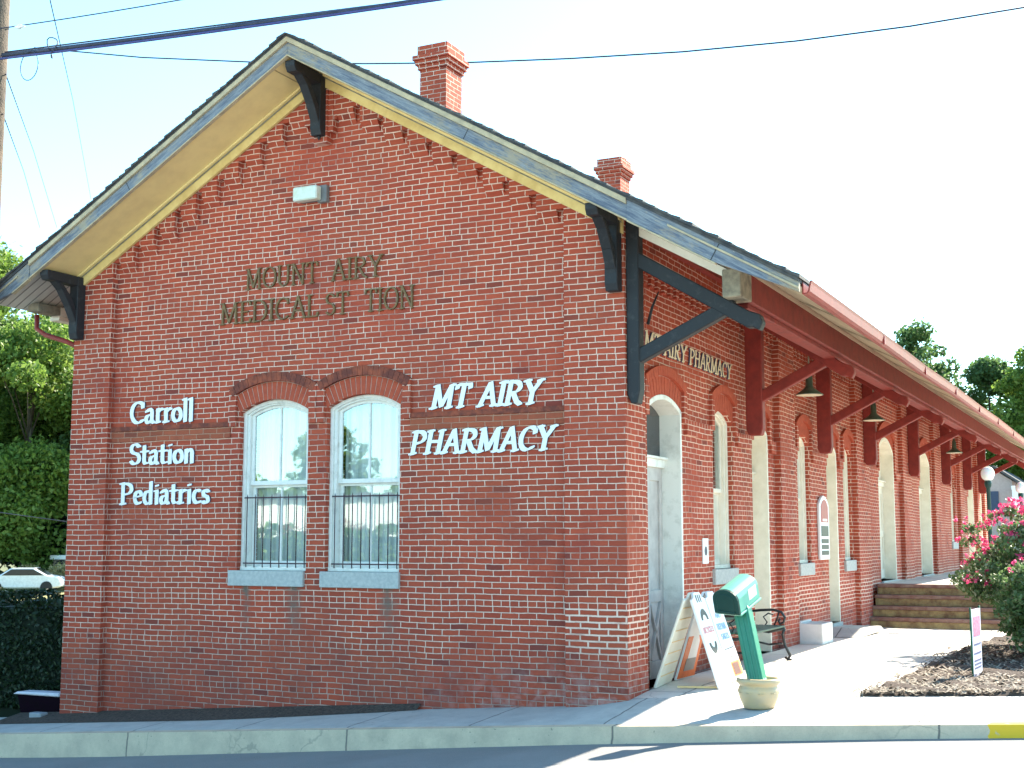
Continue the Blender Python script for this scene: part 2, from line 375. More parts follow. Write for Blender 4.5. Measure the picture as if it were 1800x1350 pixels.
# kerb: top strip and face
kb = MB()
for i in range(len(XS)-1):
    a, b = XS[i], XS[i+1]
    for (p, q) in (((YK-.012, -1), (YK, 0)), ((YK, 0), (YK+.15, 0))):
        za = [zc(a)-hk(a)-.05 if p[1] else zc(a), zc(a)]; zb = [zc(b)-hk(b)-.05 if p[1] else zc(b), zc(b)]
        if p[1]: kb.add([(a, p[0], za[0]), (b, p[0], zb[0]), (b, q[0]+.012, zb[1]), (a, q[0]+.012, za[1])], [(0, 1, 2, 3)])
        else: kb.add([(a, p[0]+.012, za[1]), (b, p[0]+.012, zb[1]), (b, q[0], zb[1]+.004), (a, q[0], za[1]+.004)], [(0, 1, 2, 3)])
tag(kb.build('kerb', M['kerb']), kind='structure')
sheet('pavement', XS[:], [YK+.15, YK+.2, -.9, -.6, -.3, 0, .18], lambda x, y: (hp(x, y) if x < 0 else hp(x, y)) + (.002 if y > YK+.16 else -.004), M['concrete'])
tt, _ = concrete('plaza_concrete', (.74, .68, .60), (.66, .60, .53), jx=1.8, jy=2.4)
sheet('plaza', frange(0, 12, .6)+[20, 40], [.18]+frange(.6, 12.6, .6)+[20, 40, 60], lambda x, y: hp(x, y)+.002, tt.mat)
# far side of the street: pavement, grass
sheet('far_pavement', [-300, -60]+frange(-30, 20, 2)+[60, 300], [-60, -30, -14.5, -12.5, -10.75, -10.6], lambda x, y: zc(x)-hk(x)+(.14 if y < -10.7 else -.02), M['concrete'])

# ------------------------------------------------------------ the brick station
ST = empty('brick_station', (0, 0, 0))
tag(ST, 'long red brick gabled station building with overhanging roof filling the frame', 'building')

def arc_pts(u0, u1, zs, rise, n=14):
    """segmental arch from (u0,zs) to (u1,zs)"""
    h = (u1-u0)/2; r = (h*h+rise*rise)/(2*rise); cz = zs+rise-r; a = math.asin(h/r); cu = (u0+u1)/2
    return [(cu+r*math.sin(-a+2*a*i/n), cz+r*math.cos(-a+2*a*i/n)) for i in range(n+1)], (cu, cz, r, a)
def arch_open(u0, u1, z0, zs, rise):
    pts, _ = arc_pts(u0, u1, zs, rise); return [(u0, z0)]+pts+[(u1, z0)]

CX = -4.11
FW = [(CX-1.19, CX-.14), (CX+.14, CX+1.19)]          # street windows (u ranges)
ZS, RISE, ZB = 3.375, .15, 1.38
WL, WR = -8.1, 0.0
# gable wall: recessed panel (d=-.1) with projecting corbelled border
outer = [(WL+.02, -1.3), (WR-.02, -1.3), (WR-.02, roof_z(0)-.28), (RX, roof_z(RX)-.30), (WL+.02, roof_z(0)-.28)]
holed(outer, [arch_open(a, b, ZB, ZS, RISE) for a, b in FW], FF, -.42, -.1, [M['brick']], 'wall', ST)
mb = MB()
for a, b in ((WL, WL+.66), (WR-.73, WR)):
    mb2 = MB(); mb2.prism([(a, -1.3), (b, -1.3), (b, roof_z(b)-.29), (a, roof_z(a)-.29)], FF, -.55, 0)
    mb2.build('pilaster', M['brick'], ST)
# stepped corbel teeth under the rakes
def teeth(sgn):
    x_out = -.73 if sgn > 0 else WL+.66
    o = MB(); pitch = .346; slot = .10
    k = 0; x = x_out
    while True:
        xa = x - sgn*slot if True else x; xb = x - sgn*pitch
        if (sgn > 0 and xb < RX+.05) or (sgn < 0 and xb > RX-.05): break
        lo, hi = min(xa, xb), max(xa, xb)
        zt1 = roof_z(lo)-.29; zt2 = roof_z(hi)-.29
        zb = round((min(zt1, zt2)-.36)/COURSE)*COURSE
        o.prism([(lo, zb+.15), (hi, zb+.15), (hi, zt2), (lo, zt1)], FF, -.12, -.004)
        o.add([(lo, .1, zb), (hi, .1, zb), (hi, .004, zb+.15), (lo, .004, zb+.15), (lo, .12, zb+.15), (hi, .12, zb+.15)], [(0, 1, 2, 3), (0, 3, 4), (1, 5, 2)])
        # slot head
        sl, sh = min(x, xa), max(x, xa); zh = round((min(roof_z(sl), roof_z(sh))-.29-.15)/COURSE)*COURSE
        o.prism([(sl, zh), (sh, zh), (sh, roof_z(sh)-.29), (sl, roof_z(sl)-.29)], FF, -.12, -.006)
        x = xb; k += 1
    o.prism([(min(x, RX), roof_z(x)-.75), (max(x, RX), roof_z(x)-.75), (max(x, RX), roof_z(max(x, RX))-.29), (min(x, RX), roof_z(min(x, RX))-.29)], FF, -.12, -.008)
    return o
teeth(1).build('corbel_course', M['brick'], ST)
teeth(-1).build('corbel_course', M['brick'], ST)
# belt course on the gable
for a, b in ((WL+.66, CX-1.34), (CX+1.34, -.73)):
    bl = MB(); bl.prism([(a, 3.06), (b, 3.06), (b, 3.20), (a, 3.20)], FF, -.11, -.078, 0); bl.prism([(a, 3.203), (b, 3.203), (b, 3.262), (a, 3.262)], FF, -.11, -.066, 1); bl.build('belt_course', [M['belt'], M['hood']], ST)

def arch_work(F, u0, u1, zs, rise, dpanel, legs=None, zleg=3.2, nring=17, proj=.05, cuts=(None, None), ring=.225, hoodw=.115, hm='hood'):
    """voussoir ring (separate bricks over mortar) and projecting hood mould"""
    pts, (cu, cz, r, a) = arc_pts(u0, u1, zs, rise)
    vb = MB()
    N = nring; ap = a*1.0
    # mortar backing
    back_in = [(cu+(r+.004)*math.sin(-ap+2*ap*i/20), cz+(r+.004)*math.cos(-ap+2*ap*i/20)) for i in range(21)]
    back_out = [(cu+(r+ring)*math.sin(-ap+2*ap*i/20), cz+(r+ring)*math.cos(-ap+2*ap*i/20)) for i in range(21)]
    for i in range(20):
        vb.prism([back_in[i], back_in[i+1], back_out[i+1], back_out[i]], F, dpanel-.05, dpanel+.003, 1)
    for i in range(N):
        t0 = -ap+2*ap*(i+.08)/N; t1 = -ap+2*ap*(i+.92)/N; dd = random.uniform(0, .003); rr = r+.002
        q = [(cu+rr*math.sin(t0), cz+rr*math.cos(t0)), (cu+rr*math.sin(t1), cz+rr*math.cos(t1)),
             (cu+(r+ring-.006)*math.sin(t1), cz+(r+ring-.006)*math.cos(t1)), (cu+(r+ring-.006)*math.sin(t0), cz+(r+ring-.006)*math.cos(t0))]
        vb.prism(q, F, dpanel-.04, dpanel+.008+dd, 0)
    vb.build('brick_arch', [M['arch'], M['mortar']], ST)
    hb = MB(); r1 = r+ring+.002; r2 = r1+hoodw
    au = [legs[0] if legs else u0-.13, legs[1] if legs else u1+.13]
    a0 = math.asin(max(-1, (au[0]-cu)/r2)); a1 = math.asin(min(1, (au[1]-cu)/r2)); K = 18
    for i in range(K):
        t0 = a0+(a1-a0)*(i+.03)/K; t1 = a0+(a1-a0)*(i+.97)/K
        hb.prism([(cu+r1*math.sin(t0), cz+r1*math.cos(t0)), (cu+r1*math.sin(t1), cz+r1*math.cos(t1)), (cu+r2*math.sin(t1), cz+r2*math.cos(t1)), (cu+r2*math.sin(t0), cz+r2*math.cos(t0))],
                 F, dpanel-.02, dpanel+proj+random.uniform(0, .004), 0)
    for s_, ue, te in ((0, au[0], a0), (1, au[1], a1)):
        zt = cz+r2*math.cos(te)-.01; w = .11
        lo, hi = (ue, ue+w) if s_ == 0 else (ue-w, ue)
        if cuts[s_] is None: hb.prism([(lo, zleg), (hi, zleg), (hi, zt), (lo, zt)], F, dpanel-.02, dpanel+proj-.004, 1)
    hb.build('hood_mould', [M[hm], M['brick']], ST)

arch_work(FF, FW[0][0], FW[0][1], ZS, RISE, -.1, legs=(CX-1.35, CX-.004), cuts=(None, None))
arch_work(FF, FW[1][0], FW[1][1], ZS, RISE, -.1, legs=(CX+.004, CX+1.35), cuts=(None, None))

# glass: half mirror, half see-through
gt = NT('window_glass'); gt.t.nodes.remove(gt.b)
gl = gt.n('ShaderNodeBsdfGlossy'); gl.inputs['Roughness'].default_value = .015; gl.inputs['Color'].default_value = (.92, .97, 1, 1)
tr = gt.n('ShaderNodeBsdfTransparent'); mx = gt.n('ShaderNodeMixShader'); fr = gt.n('ShaderNodeFresnel'); fr.inputs[0].default_value = 1.5
gt.set(mx.inputs[0], gt.m('ADD', fr.outputs[0], .17, clamp=True)); gt.t.links.new(tr.outputs[0], mx.inputs[1]); gt.t.links.new(gl.outputs[0], mx.inputs[2]); gt.t.links.new(mx.outputs[0], gt.out.inputs[0])
bpn = gt.n('ShaderNodeBump'); bpn.inputs['Distance'].default_value = .004; bpn.inputs['Strength'].default_value = .1; gt.set(bpn.inputs['Height'], gt.noise(5, detail=1)); gt.t.links.new(bpn.outputs[0], gl.inputs['Normal'])
M['glass'] = gt.mat
M['curtain'] = boards('pale_blind', (.60, .68, .66), (.50, .58, .56), 0, .16, gap=.2, dk=.8)
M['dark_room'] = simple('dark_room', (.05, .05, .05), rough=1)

def window(F, u0, u1, z0, zs, rise, dface, bars=False, zmeet=None, sillw=.1, sill=(1.19, 1.38), sillu=None, mat='white_paint', muntin=True, label=None):
    """double hung sash window; dface = depth of the brick face"""
    w = empty('window'); w.parent = ST
    if label: w['label'] = label
    d1 = dface-.07; fw = .075; zmeet = zmeet or (z0+zs+rise)/2
    def ring(o, a, b, za, zb, rs, wd, dA, dB, mi=0, name='frame', mt=None, parent=None):
        po, (cu, cz, r, an) = arc_pts(a, b, zb, rs, 14); 
        h = (b-a)/2-wd; ri = r-wd; ai = math.asin(h/ri)
        pin = [(cu+ri*math.sin(-ai+2*ai*i/14), cz+ri*math.cos(-ai+2*ai*i/14)) for i in range(15)]
        for i in range(14): o.prism([po[i], po[i+1], pin[i+1], pin[i]], F, dA, dB, mi)
        o.prism([(a, za), (a+wd, za), pin[0], po[0]], F, dA, dB, mi); o.prism([(b-wd, za), (b, za), po[-1], pin[-1]], F, dA, dB, mi)
        return pin
    o = MB(); ring(o, u0, u1, z0, zs, rise, fw*.55, d1-.16, d1); ring(o, u0+fw*.55, u1-fw*.55, z0, zs-.01, rise*.9, fw*.5, d1-.15, d1-.03)
    o.prism([(u0, z0), (u1, z0), (u1, z0+.05), (u0, z0+.05)], F, d1-.16, d1+.01)
    o.build('frame', M[mat], w, bevel=.004)
    # upper sash
    a, b = u0+.08, u1-.08; s = MB(); dU = d1-.07
    rs = rise*.78; zz = zs-.02
    pin = ring(s, a, b, zmeet, zz, rs, .045, dU-.035, dU)
    s.prism([(a, zmeet-.02), (b, zmeet-.02), (b, zmeet+.035), (a, zmeet+.035)], F, dU-.036, dU+.002)
    um = (a+b)/2
    if muntin: s.prism([(um-.013, zmeet), (um+.013, zmeet), (um+.013, zz+rs-.03), (um-.013, zz+rs-.03)], F, dU-.03, dU-.004)
    s.build('sash', M[mat], w, bevel=.003)
    dL = dU-.045; s = MB(); 
    for (p, q) in (((a, z0+.04), (a+.045, zmeet)), ((b-.045, z0+.04), (b, zmeet)), ((a+.045, z0+.04), (b-.045, z0+.12)), ((a+.045, zmeet-.05), (b-.045, zmeet))):
        s.prism([p, (q[0], p[1]), q, (p[0], q[1])], F, dL-.035, dL)
    if muntin: s.prism([(um-.013, z0+.12), (um+.013, z0+.12), (um+.013, zmeet-.05), (um-.013, zmeet-.05)], F, dL-.03, dL-.004)
    s.build('sash', M[mat], w, bevel=.003)
    g = MB(); pts, _ = arc_pts(a+.02, b-.02, zz-.01, rs*.95, 14)
    g.add([F(u, z, dU-.02) for u, z in [(a+.02, zmeet)]+pts+[(b-.02, zmeet)]], [tuple(range(17))]); g.build('pane', M['glass'], w)
    g = MB(); g.add([F(u, z, dL-.018) for u, z in [(a+.02, z0+.06), (a+.02, zmeet-.01), (b-.02, zmeet-.01), (b-.02, z0+.06)]], [(0, 1, 2, 3)]); g.build('pane', M['glass'], w)
    cb = MB(); K = 26
    for i in range(K):
        ua, ub = a+(b-a)*i/K, a+(b-a)*(i+1)/K
        da = dL-.12-.012*math.sin(i*1.9); db = dL-.12-.012*math.sin((i+1)*1.9)
        cb.add([F(ua, z0, da), F(ub, z0, db), F(ub, zs+rise, db), F(ua, zs+rise, da)], [(0, 1, 2, 3)])
    cb.build('curtain', M['curtain'], w)
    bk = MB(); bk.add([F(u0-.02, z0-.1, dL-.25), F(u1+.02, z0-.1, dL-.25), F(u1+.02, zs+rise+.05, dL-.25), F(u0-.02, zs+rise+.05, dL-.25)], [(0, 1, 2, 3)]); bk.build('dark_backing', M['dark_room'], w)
    su = sillu or (u0-.1, u1+.05)
    sb = MB(); sb.prism([(su[0], sill[0]), (su[1], sill[0]), (su[1], sill[1]), (su[0], sill[1])], F, dface-.12, dface+.045); sb.build('sill', M['stone'], w, bevel=.006)
    if bars:
        br = MB(); dB = d1+.02
        for z in (2.29, 1.47): br.prism([(u0+.06, z-.008), (u1-.02, z-.008), (u1-.02, z+.008), (u0+.06, z+.008)], F, dB-.008, dB+.008)
        n = 8
        for i in range(n):
            u = u0+.10+(u1-u0-.16)*i/(n-1); br.tube([F(u, 1.42, dB), F(u, 2.30, dB), F(u, 2.335, dB)], [.0065, .0065, .001], 6)
        br.build('security_bars', M['iron'], w)
    return w
for k, (a, b) in enumerate(FW):
    window(FF, a, b, ZB, ZS, RISE, -.1, bars=True, zmeet=2.47, sillu=((CX-1.30, CX-.155) if k == 0 else (CX+.09, CX+1.21)))

# -------- trackside wall
PIL = [(0.02, .62), (6.5, 7.42), (12.15, 13.3), (17.2, 18.3), (21.9, 22.8), (26.6, 27.5), (30.6, 31.3), (32.5, 33.0)]
D1 = (.92, 2.12)
OP = dict(d1=(.92, 2.12, .10, 3.34), w1=(3.40, 4.30, 1.38, 3.36), d2=(5.25, 6.08, .12, 3.32), w2=(7.90, 8.72, 1.38, 3.34), d3=(9.98, 10.75, .3, 3.32),
          w3=(11.33, 12.08, 1.38, 3.36), d4=(14.75, 16.5, .9, 3.66), d5=(19.9, 21.6, .9, 3.66), w6=(25.3, 26.2, 1.7, 3.5), d7=(28.9, 30.2, .9, 3.55), d8=(31.5, 32.3, .9, 3.5))
RS = .15
holes = [arch_open(v[0], v[1], max(v[2], -1.2), v[3], RS if v[1]-v[0] < 1.4 else .3) for v in OP.values()]
ZE = 5.40
holed([(.15, -1.3), (33.0, -1.3), (33.0, ZE), (.15, ZE)], holes, FS, -.5, -.1, [M['brick']], 'wall', ST)
for i, (a, b) in enumerate(PIL):
    p = MB(); p.prism([(a, -1.3), (b, -1.3), (b, ZE-.02), (a, ZE-.02)], FS, -.3 if i else -.2, 0.0 if i else -.003); p.build('pilaster', M['brick'], ST)
# other two walls
p = MB(); p.box((WL, .56, -1.3), (WL+.3, 33, 5.1)); p.build('wall', M['brick'], ST)
p = MB(); p.prism([(WL+.3, -1.3), (-.3, -1.3), (-.3, roof_z(0)-.3), (RX, RZ-.3), (WL+.3, roof_z(0)-.3)], lambda u, z, d: (u, 33+d, z), -.3, 0); p.build('wall', M['brick'], ST)
# belt, dentils
for (a, b) in ((2.25, 3.27), (4.43, 5.12), (6.20, 6.5), (7.42, 7.78), (8.85, 9.85), (10.88, 11.21), (13.3, 14.6), (16.65, 17.2), (18.3, 19.75), (21.72, 21.9), (22.8, 25.2), (27.5, 28.8)):
    p = MB(); p.prism([(a, 3.06), (b, 3.06), (b, 3.25), (a, 3.25)], FS, -.12, -.055); p.build('belt_course', M['brick'], ST)
PU = [(PIL[i][1], PIL[i+1][0]) for i in range(len(PIL)-1)]
dn = MB()
for a, b in PU:
    dn.prism([(a, 4.985), (b, 4.985), (b, ZE-.03), (a, ZE-.03)], FS, -.12, -.004)
    n = int((b-a)/.222)
    for i in range(n):
        u = a+.05+i*.222
        dn.prism([(u, 4.85), (u+.115, 4.85), (u+.115, 4.986), (u, 4.986)], FS, -.12, -.03)
        dn.prism([(u+.111, 4.715), (u+.226, 4.715), (u+.226, 4.851), (u+.111, 4.851)], FS, -.12, -.055)
dn.build('corbel_course', M['brick'], ST)
for k, v in OP.items():
    big = v[1]-v[0] >= 1.4
    arch_work(FS, v[0], v[1], v[3], .3 if big else RS, -.1, nring=14 if not big else 24, proj=.05, zleg=3.2, hm='arch')
for k in ('w1', 'w2', 'w3', 'w6'):
    v = OP[k]; window(FS, v[0], v[1], v[2], v[3], RS, -.1, mat='cream_paint', muntin=False, zmeet=2.42, sill=(v[2]-.2, v[2]))

def door(u0, u1, z0, zs, rise, fancy=False, mat='cream_paint', label=None):
    d = empty('door'); d.parent = ST
    if label: d['label'] = label
    F = FS; dj = -.10; depth = .36
    # jamb lining and arched head
    pts, _ = arc_pts(u0, u1, zs, rise, 14); o = MB()
    o.prism([(u0, z0), (u0+.05, z0), (u0+.05, zs-.004), (u0, zs-.004)], F, dj-depth, dj-.02); o.prism([(u1-.05, z0), (u1, z0), (u1, zs-.004), (u1-.05, zs-.004)], F, dj-depth, dj+.012)
    pin, _ = arc_pts(u0+.05, u1-.05, zs-.045, rise*.9, 14)
    for i in range(14): o.prism([pts[i], pts[i+1], pin[i+1], pin[i]], F, dj-depth, dj+.012)
    o.build('frame', M[mat], d, bevel=.004)
    zt = 2.72 if zs < 3.5 else 3.0
    dd = dj-depth+.10
    p = MB(); a, b = u0+.05, u1-.05
    p.prism([(a, z0+.02), (b, z0+.02), (b, zt-.08), (a, zt-.08)], F, dd-.05, dd)
    um = (a+b)/2; n = 2
    for i in range(n):
        ua = a+(b-a)*i/n; ub = a+(b-a)*(i+1)/n; w = .10
        for q in (((ua, z0+.02), (ua+w, zt-.08)), ((ub-w, z0+.02), (ub, zt-.08)), ((ua+w, z0+.02), (ub-w, z0+.22)), ((ua+w, z0+.92), (ub-w, z0+1.06)), ((ua+w, zt-.24), (ub-w, zt-.08))):
            p.prism([(q[0][0]+.001, q[0][1]), (q[1][0]-.001, q[0][1]), (q[1][0]-.001, q[1][1]), (q[0][0]+.001, q[1][1])], F, dd-.01, dd+.025)
        if fancy:   # cross braces in the lower panel
            def P(u, z): return Vector(F(u, z, dd+.008))
            p.bar(P(ua+w, z0+.24), P(ub-w, z0+.90), .04, .05, up=(1, 0, 0)); p.bar(P(ua+w, z0+.90), P(ub-w, z0+.24), .036, .05, up=(1, 0, 0))
    p.build('door_leaf', M['door_paint'] if fancy else M[mat], d, bevel=.003)
    tb = MB(); tb.prism([(a, zt-.08), (b, zt-.08), (b, zt+.02), (a, zt+.02)], F, dd-.05, dd+.07); tb.prism([(a, zt+.02), (b, zt+.02), (b, zt+.05), (a, zt+.05)], F, dd-.05, dd+.11); tb.build('transom_bar', M[mat], d, bevel=.004)
    g = MB(); pts, _ = arc_pts(a, b, zs-.05, rise*.9, 14); g.add([F(u, z, dd) for u, z in [(a, zt+.05)]+pts+[(b, zt+.05)]], [tuple(range(17))]); g.build('transom_pane', M['glass_dark'] if fancy else M[mat], d)
    th = MB(); th.prism([(u0, z0-.14), (u1, z0-.14), (u1, z0), (u0, z0)], F, dj-depth, dj+.05); th.build('threshold', M['stone'], d)
door(*OP['d1'], RS, fancy=True, mat='white_paint', label='pale double door with dark arched transom at the corner')
for k in ('d2', 'd3', 'd4', 'd5', 'd7', 'd8'):
    v = OP[k]; door(v[0], v[1], v[2], v[3], .3 if v[1]-v[0] > 1.4 else RS)

# -------- roof
YF, YB = -.75, 33.6
XE_R, XE_L = 2.12, -8.98
rf = MB()
for xe in (XE_R, XE_L):
    z1 = roof_z(xe); th = .05
    vs = []
    for y in (YF-.03, YB):
        vs += [(RX, y, RZ), (xe, y, z1), (xe, y, z1-th), (RX, y, RZ-th)]
    rf.add(vs, [(0, 1, 2, 3), (7, 6, 5, 4), (0, 4, 5, 1), (3, 2, 6, 7), (1, 5, 6, 2)])
roof = rf.build('roof', M['shingle'], ST)
# ragged shingle tabs along the rake and ridge
tb = MB()
for xe in (XE_R, XE_L):
    sgn = 1 if xe > RX else -1; n = 46; L = abs(xe-RX)
    for i in range(n):
        xa = RX+sgn*L*i/n; xb = RX+sgn*(L*(i+1)/n+.02); za, zb2 = roof_z(xa), roof_z(xb); h = random.uniform(.012, .035); yo = random.uniform(0, .02)
        tb.add([(xa, YF-.05-yo, za+.004), (xb, YF-.05-yo, zb2+h), (xb, YF+.5, zb2+h), (xa, YF+.5, za+.004), (xa, YF-.05-yo, za-.012), (xb, YF-.05-yo, zb2-.008), (xb, YF+.5, zb2-.008), (xa, YF+.5, za-.012)],
               [(0, 1, 2, 3), (4, 7, 6, 5), (0, 4, 5, 1), (1, 5, 6, 2), (2, 6, 7, 3), (3, 7, 4, 0)])
tb.build('shingle_edge', M['shingle'], roof)
# rake boards
def rake(x0, x1, dz0, dz1, y0, y1, mat, name='rake_board'):
    o = MB(); o.add([(x0, y, roof_z(x0)-d) for y in (y0, y1) for d in (dz0, dz1)] + [(x1, y, roof_z(x1)-d) for y in (y0, y1) for d in (dz0, dz1)],
        [(0, 1, 3, 2), (4, 6, 7, 5), (0, 4, 5, 1), (2, 3, 7, 6), (0, 2, 6, 4), (1, 5, 7, 3)]); return o.build(name, mat, ST, bevel=.004)
for sgn, xm, xe in ((1, .33, XE_R), (-1, -8.2, XE_L)):
    rake(RX, xm, .035, .10, YF-.035, YF+.04, M['trim_tan'], 'rake_trim')
    rake(RX, xm, .10, .255, YF, YF+.045, M['rake'])
    rake(RX, xm, .255, .275, YF-.012, YF+.05, M['trim_tan'], 'rake_trim')
    xk = xm+sgn*(.95 if sgn > 0 else .3)
    rake(xm, xk, .04, .265, YF-.012, YF+.04, M['rake'])
    o = MB(); o.add([(xk, y, roof_z(xk)-d) for y in (YF-.012, YF+.04) for d in (.04, .265)]+[(xe, y, roof_z(xe)-d) for y in (YF-.012, YF+.04) for d in (.05, .15)],
        [(0, 1, 3, 2), (4, 6, 7, 5), (0, 4, 5, 1), (2, 3, 7, 6), (0, 2, 6, 4), (1, 5, 7, 3)]); o.build('rake_board', M['rake'], ST, bevel=.004)
    rake(xm+sgn*(.45 if sgn > 0 else .2), xe, .10, .125, YF-.03, YF-.011, M['trim_tan'], 'rake_trim')
    rake(xm, xk, .265, .285, YF-.02, YF+.05, M['trim_tan'], 'rake_trim')
# soffit under the gable overhang + yellow frieze on the brick
rake(RX+.001, -.02, .235, .255, YF+.045, .02, M['soffit'], 'soffit'); rake(RX-.001, WL+.02, .235, .255, YF+.045, .02, M['soffit'], 'soffit')
for xe in (.0, WL): rake(RX, xe, .255, .42, -.05, .0-.002, M['yellow_paint'], 'frieze_and_shade_line')
for xe in (.0, WL): rake(RX, xe, .255, .285, -.11, -.052, M['soffit'], 'frieze_and_shade_line')
for xe in (.0, WL): rake(RX, xe, .287, .302, -.07, -.052, M['raw_wood'], 'frieze_and_shade_line')  # dark strip standing in for the shadow line over the frieze
# canopy soffits
o = MB()
def slab_soffit(x0, x1, y0, y1, dz, mat):
    o = MB(); o.add([(x0, y0, roof_z(x0)-dz), (x1, y0, roof_z(x1)-dz), (x1, y1, roof_z(x1)-dz), (x0, y1, roof_z(x0)-dz), (x0, y0, roof_z(x0)-dz+.02), (x1, y0, roof_z(x1)-dz+.02), (x1, y1, roof_z(x1)-dz+.02), (x0, y1, roof_z(x0)-dz+.02)],
        [(0, 1, 2, 3), (4, 5, 6, 7), (0, 1, 5, 4), (1, 2, 6, 5), (2, 3, 7, 6), (3, 0, 4, 7)]); return o.build('soffit', mat, ST)
slab_soffit(-.02, XE_R-.02, YF+.05, YB-.02, .075, M['canopy_soffit'])
slab_soffit(WL+.02, XE_L+.02, YF+.05, YB-.02, .10, M['soffit_white'])
# exposed lath under the canopy edge: curved battens
lt = MB()
y = .3
while y < 33:
    xa, xb = 1.36, XE_R-.03
    lt.bar((xa, y, roof_z(xa)-.09), (xb, y+.05, roof_z(xb)-.085), .045, .03); y += .30
lt.build('soffit_battens', M['canopy_soffit'], ST)
# rafters close to the gable end, pale mouldings
rt = MB(); rt.bar((.02, .02, roof_z(0.02)-.17), (1.14, .02, roof_z(1.14)-.17), .09, .10); rt.bar((.02, .10, roof_z(0.02)-.30), (1.14, .10, roof_z(1.14)-.29), .06, .09); rt.build('rafter', M['cream_paint'], ST)
# purlin beams
for xb, sgn in ((1.25, 1), (-8.78, -1)):
    bm_ = MB(); zt = 4.60 if sgn > 0 else roof_z(xb)-.12; h_ = .30 if sgn > 0 else .12; bm_.box((xb-.10, .30, zt-h_), (xb+.10, 32.6, zt)); bm_.box((xb-.13, .32, zt-h_-.06), (xb+.05, 32.4, zt-h_-.002)); bm_.build('beam', M['red_paint'] if sgn > 0 else M['cream_paint'], ST, bevel=.006)
    e = MB(); e.box((xb-.101, -.12, zt-h_), (xb+.101, .30, zt+.001)); e.build('beam_end', M['raw_wood'], ST, bevel=.01)
wp = MB(); wp.box((.002, .6, 5.20), (.10, 32.8, 5.34)); wp.build('wall_plate', M['red_paint'], ST)
# gutter
gu = MB()
prof = [(XE_R-.005, 4.29), (XE_R-.005, 4.17), (XE_R+.045, 4.17), (XE_R+.07, 4.195), (XE_R+.085, 4.27), (XE_R+.095, 4.30), (XE_R+.08, 4.305), (XE_R+.07, 4.27), (XE_R+.055, 4.205), (XE_R+.04, 4.182), (XE_R+.01, 4.182), (XE_R+.01, 4.29)]
ys = [-.62, 3.2, 6.4, 9.6, 12.8, 16, 19.2, 22.4, 25.6, 28.8, 33.6]; wob = [0, .006, -.01, .012, .0, .018, .0, -.012, 0, .01, 0]
n = len(prof)
for i in range(len(ys)-1):
    vs = [(x, ys[i]+(.004 if i else 0), z+wob[i]) for x, z in prof]+[(x, ys[i+1], z+wob[i+1]) for x, z in prof]
    gu.add(vs, [(j, (j+1) % n, n+(j+1) % n, n+j) for j in range(n)]+([tuple(range(n))] if i == 0 else []))
    gu.box((XE_R+.07, ys[i+1]-.02, 4.17+wob[i+1]), (XE_R+.092, ys[i+1]+.02, 4.29+wob[i+1]))
M['gutter'] = simple('faded_red_gutter', (.30, .042, .032), (.22, .035, .03), scale=5, rough=.5)
gu.build('gutter', M['gutter'], ST)
# downspout elbow at the far eave
dp = MB(); dp.tube([(-8.93, .10, 4.92), (-8.92, .10, 4.72), (-8.75, .10, 4.62), (-8.35, .10, 4.50), (-8.16, .12, 4.42), (-8.13, .2, 4.3)], .035, 8); dp.build('downspout', M['gutter'], ST)

# brackets
def curvy(F, pts, w0, th):
    pass
def canopy_bracket(y, mat, xw, zb=3.22):
    o = MB(); t = .08; xb = 1.25
    zt = roof_z(.1)-.14
    if y < 1: o.prism([(.0, zb+.10), (.05, zb), (xw-.03, zb), (xw, zb+.14), (xw, zt-SL*xw*.5), (0, zt)], lambda u, z, d: (u+.002, y+d, z), -t, t)
    else: o.prism([(.0, zb+.08), (.04, zb), (xw-.03, zb), (xw, zb+.10), (xw, zt-.15), (0, zt-.1)], lambda u, z, d: (u+.002, y+d, z), -t, t)
    za = 5.0-.03; ze = za - .60*(1.42-.1)
    o.add([], [])
    # sloping arm with rounded end
    L = [(xw-.02, za-.04), (1.38, za-.60*1.30-.02), (1.50, za-.60*1.36-.03), (1.53, za-.60*1.36-.12), (1.49, za-.60*1.36-.20), (1.42, za-.60*1.36-.16), (1.36, za-.60*1.30-.20), (xw-.02, za-.22)]
    o.prism(L, lambda u, z, d: (u, y+d, z), -.07, .07)
    # brace
    q0 = Vector((xw-.05, 0, 3.75)); q1 = Vector((1.22, 0, 4.27))
    o.bar((q0.x, y, q0.z), (q1.x, y, q1.z), .125, .15, up=(-.4, 0, 1))
    return o.build('bracket', mat, ST, bevel=.012)
canopy_bracket(.12, M['black_paint'], .15, zb=3.24)
for y in (4.72, 9.0, 12.9, 18.0, 23.1, 27.4, 31.0): canopy_bracket(y, M['red_paint'], .24)
# small iron hook beside first bracket
hk_ = MB(); hk_.tube([(.16, .3, 4.15), (.20, .34, 4.35), (.27, .36, 4.52)], [.02, .016, .008], 6); hk_.build('iron_hook', M['black'], ST)
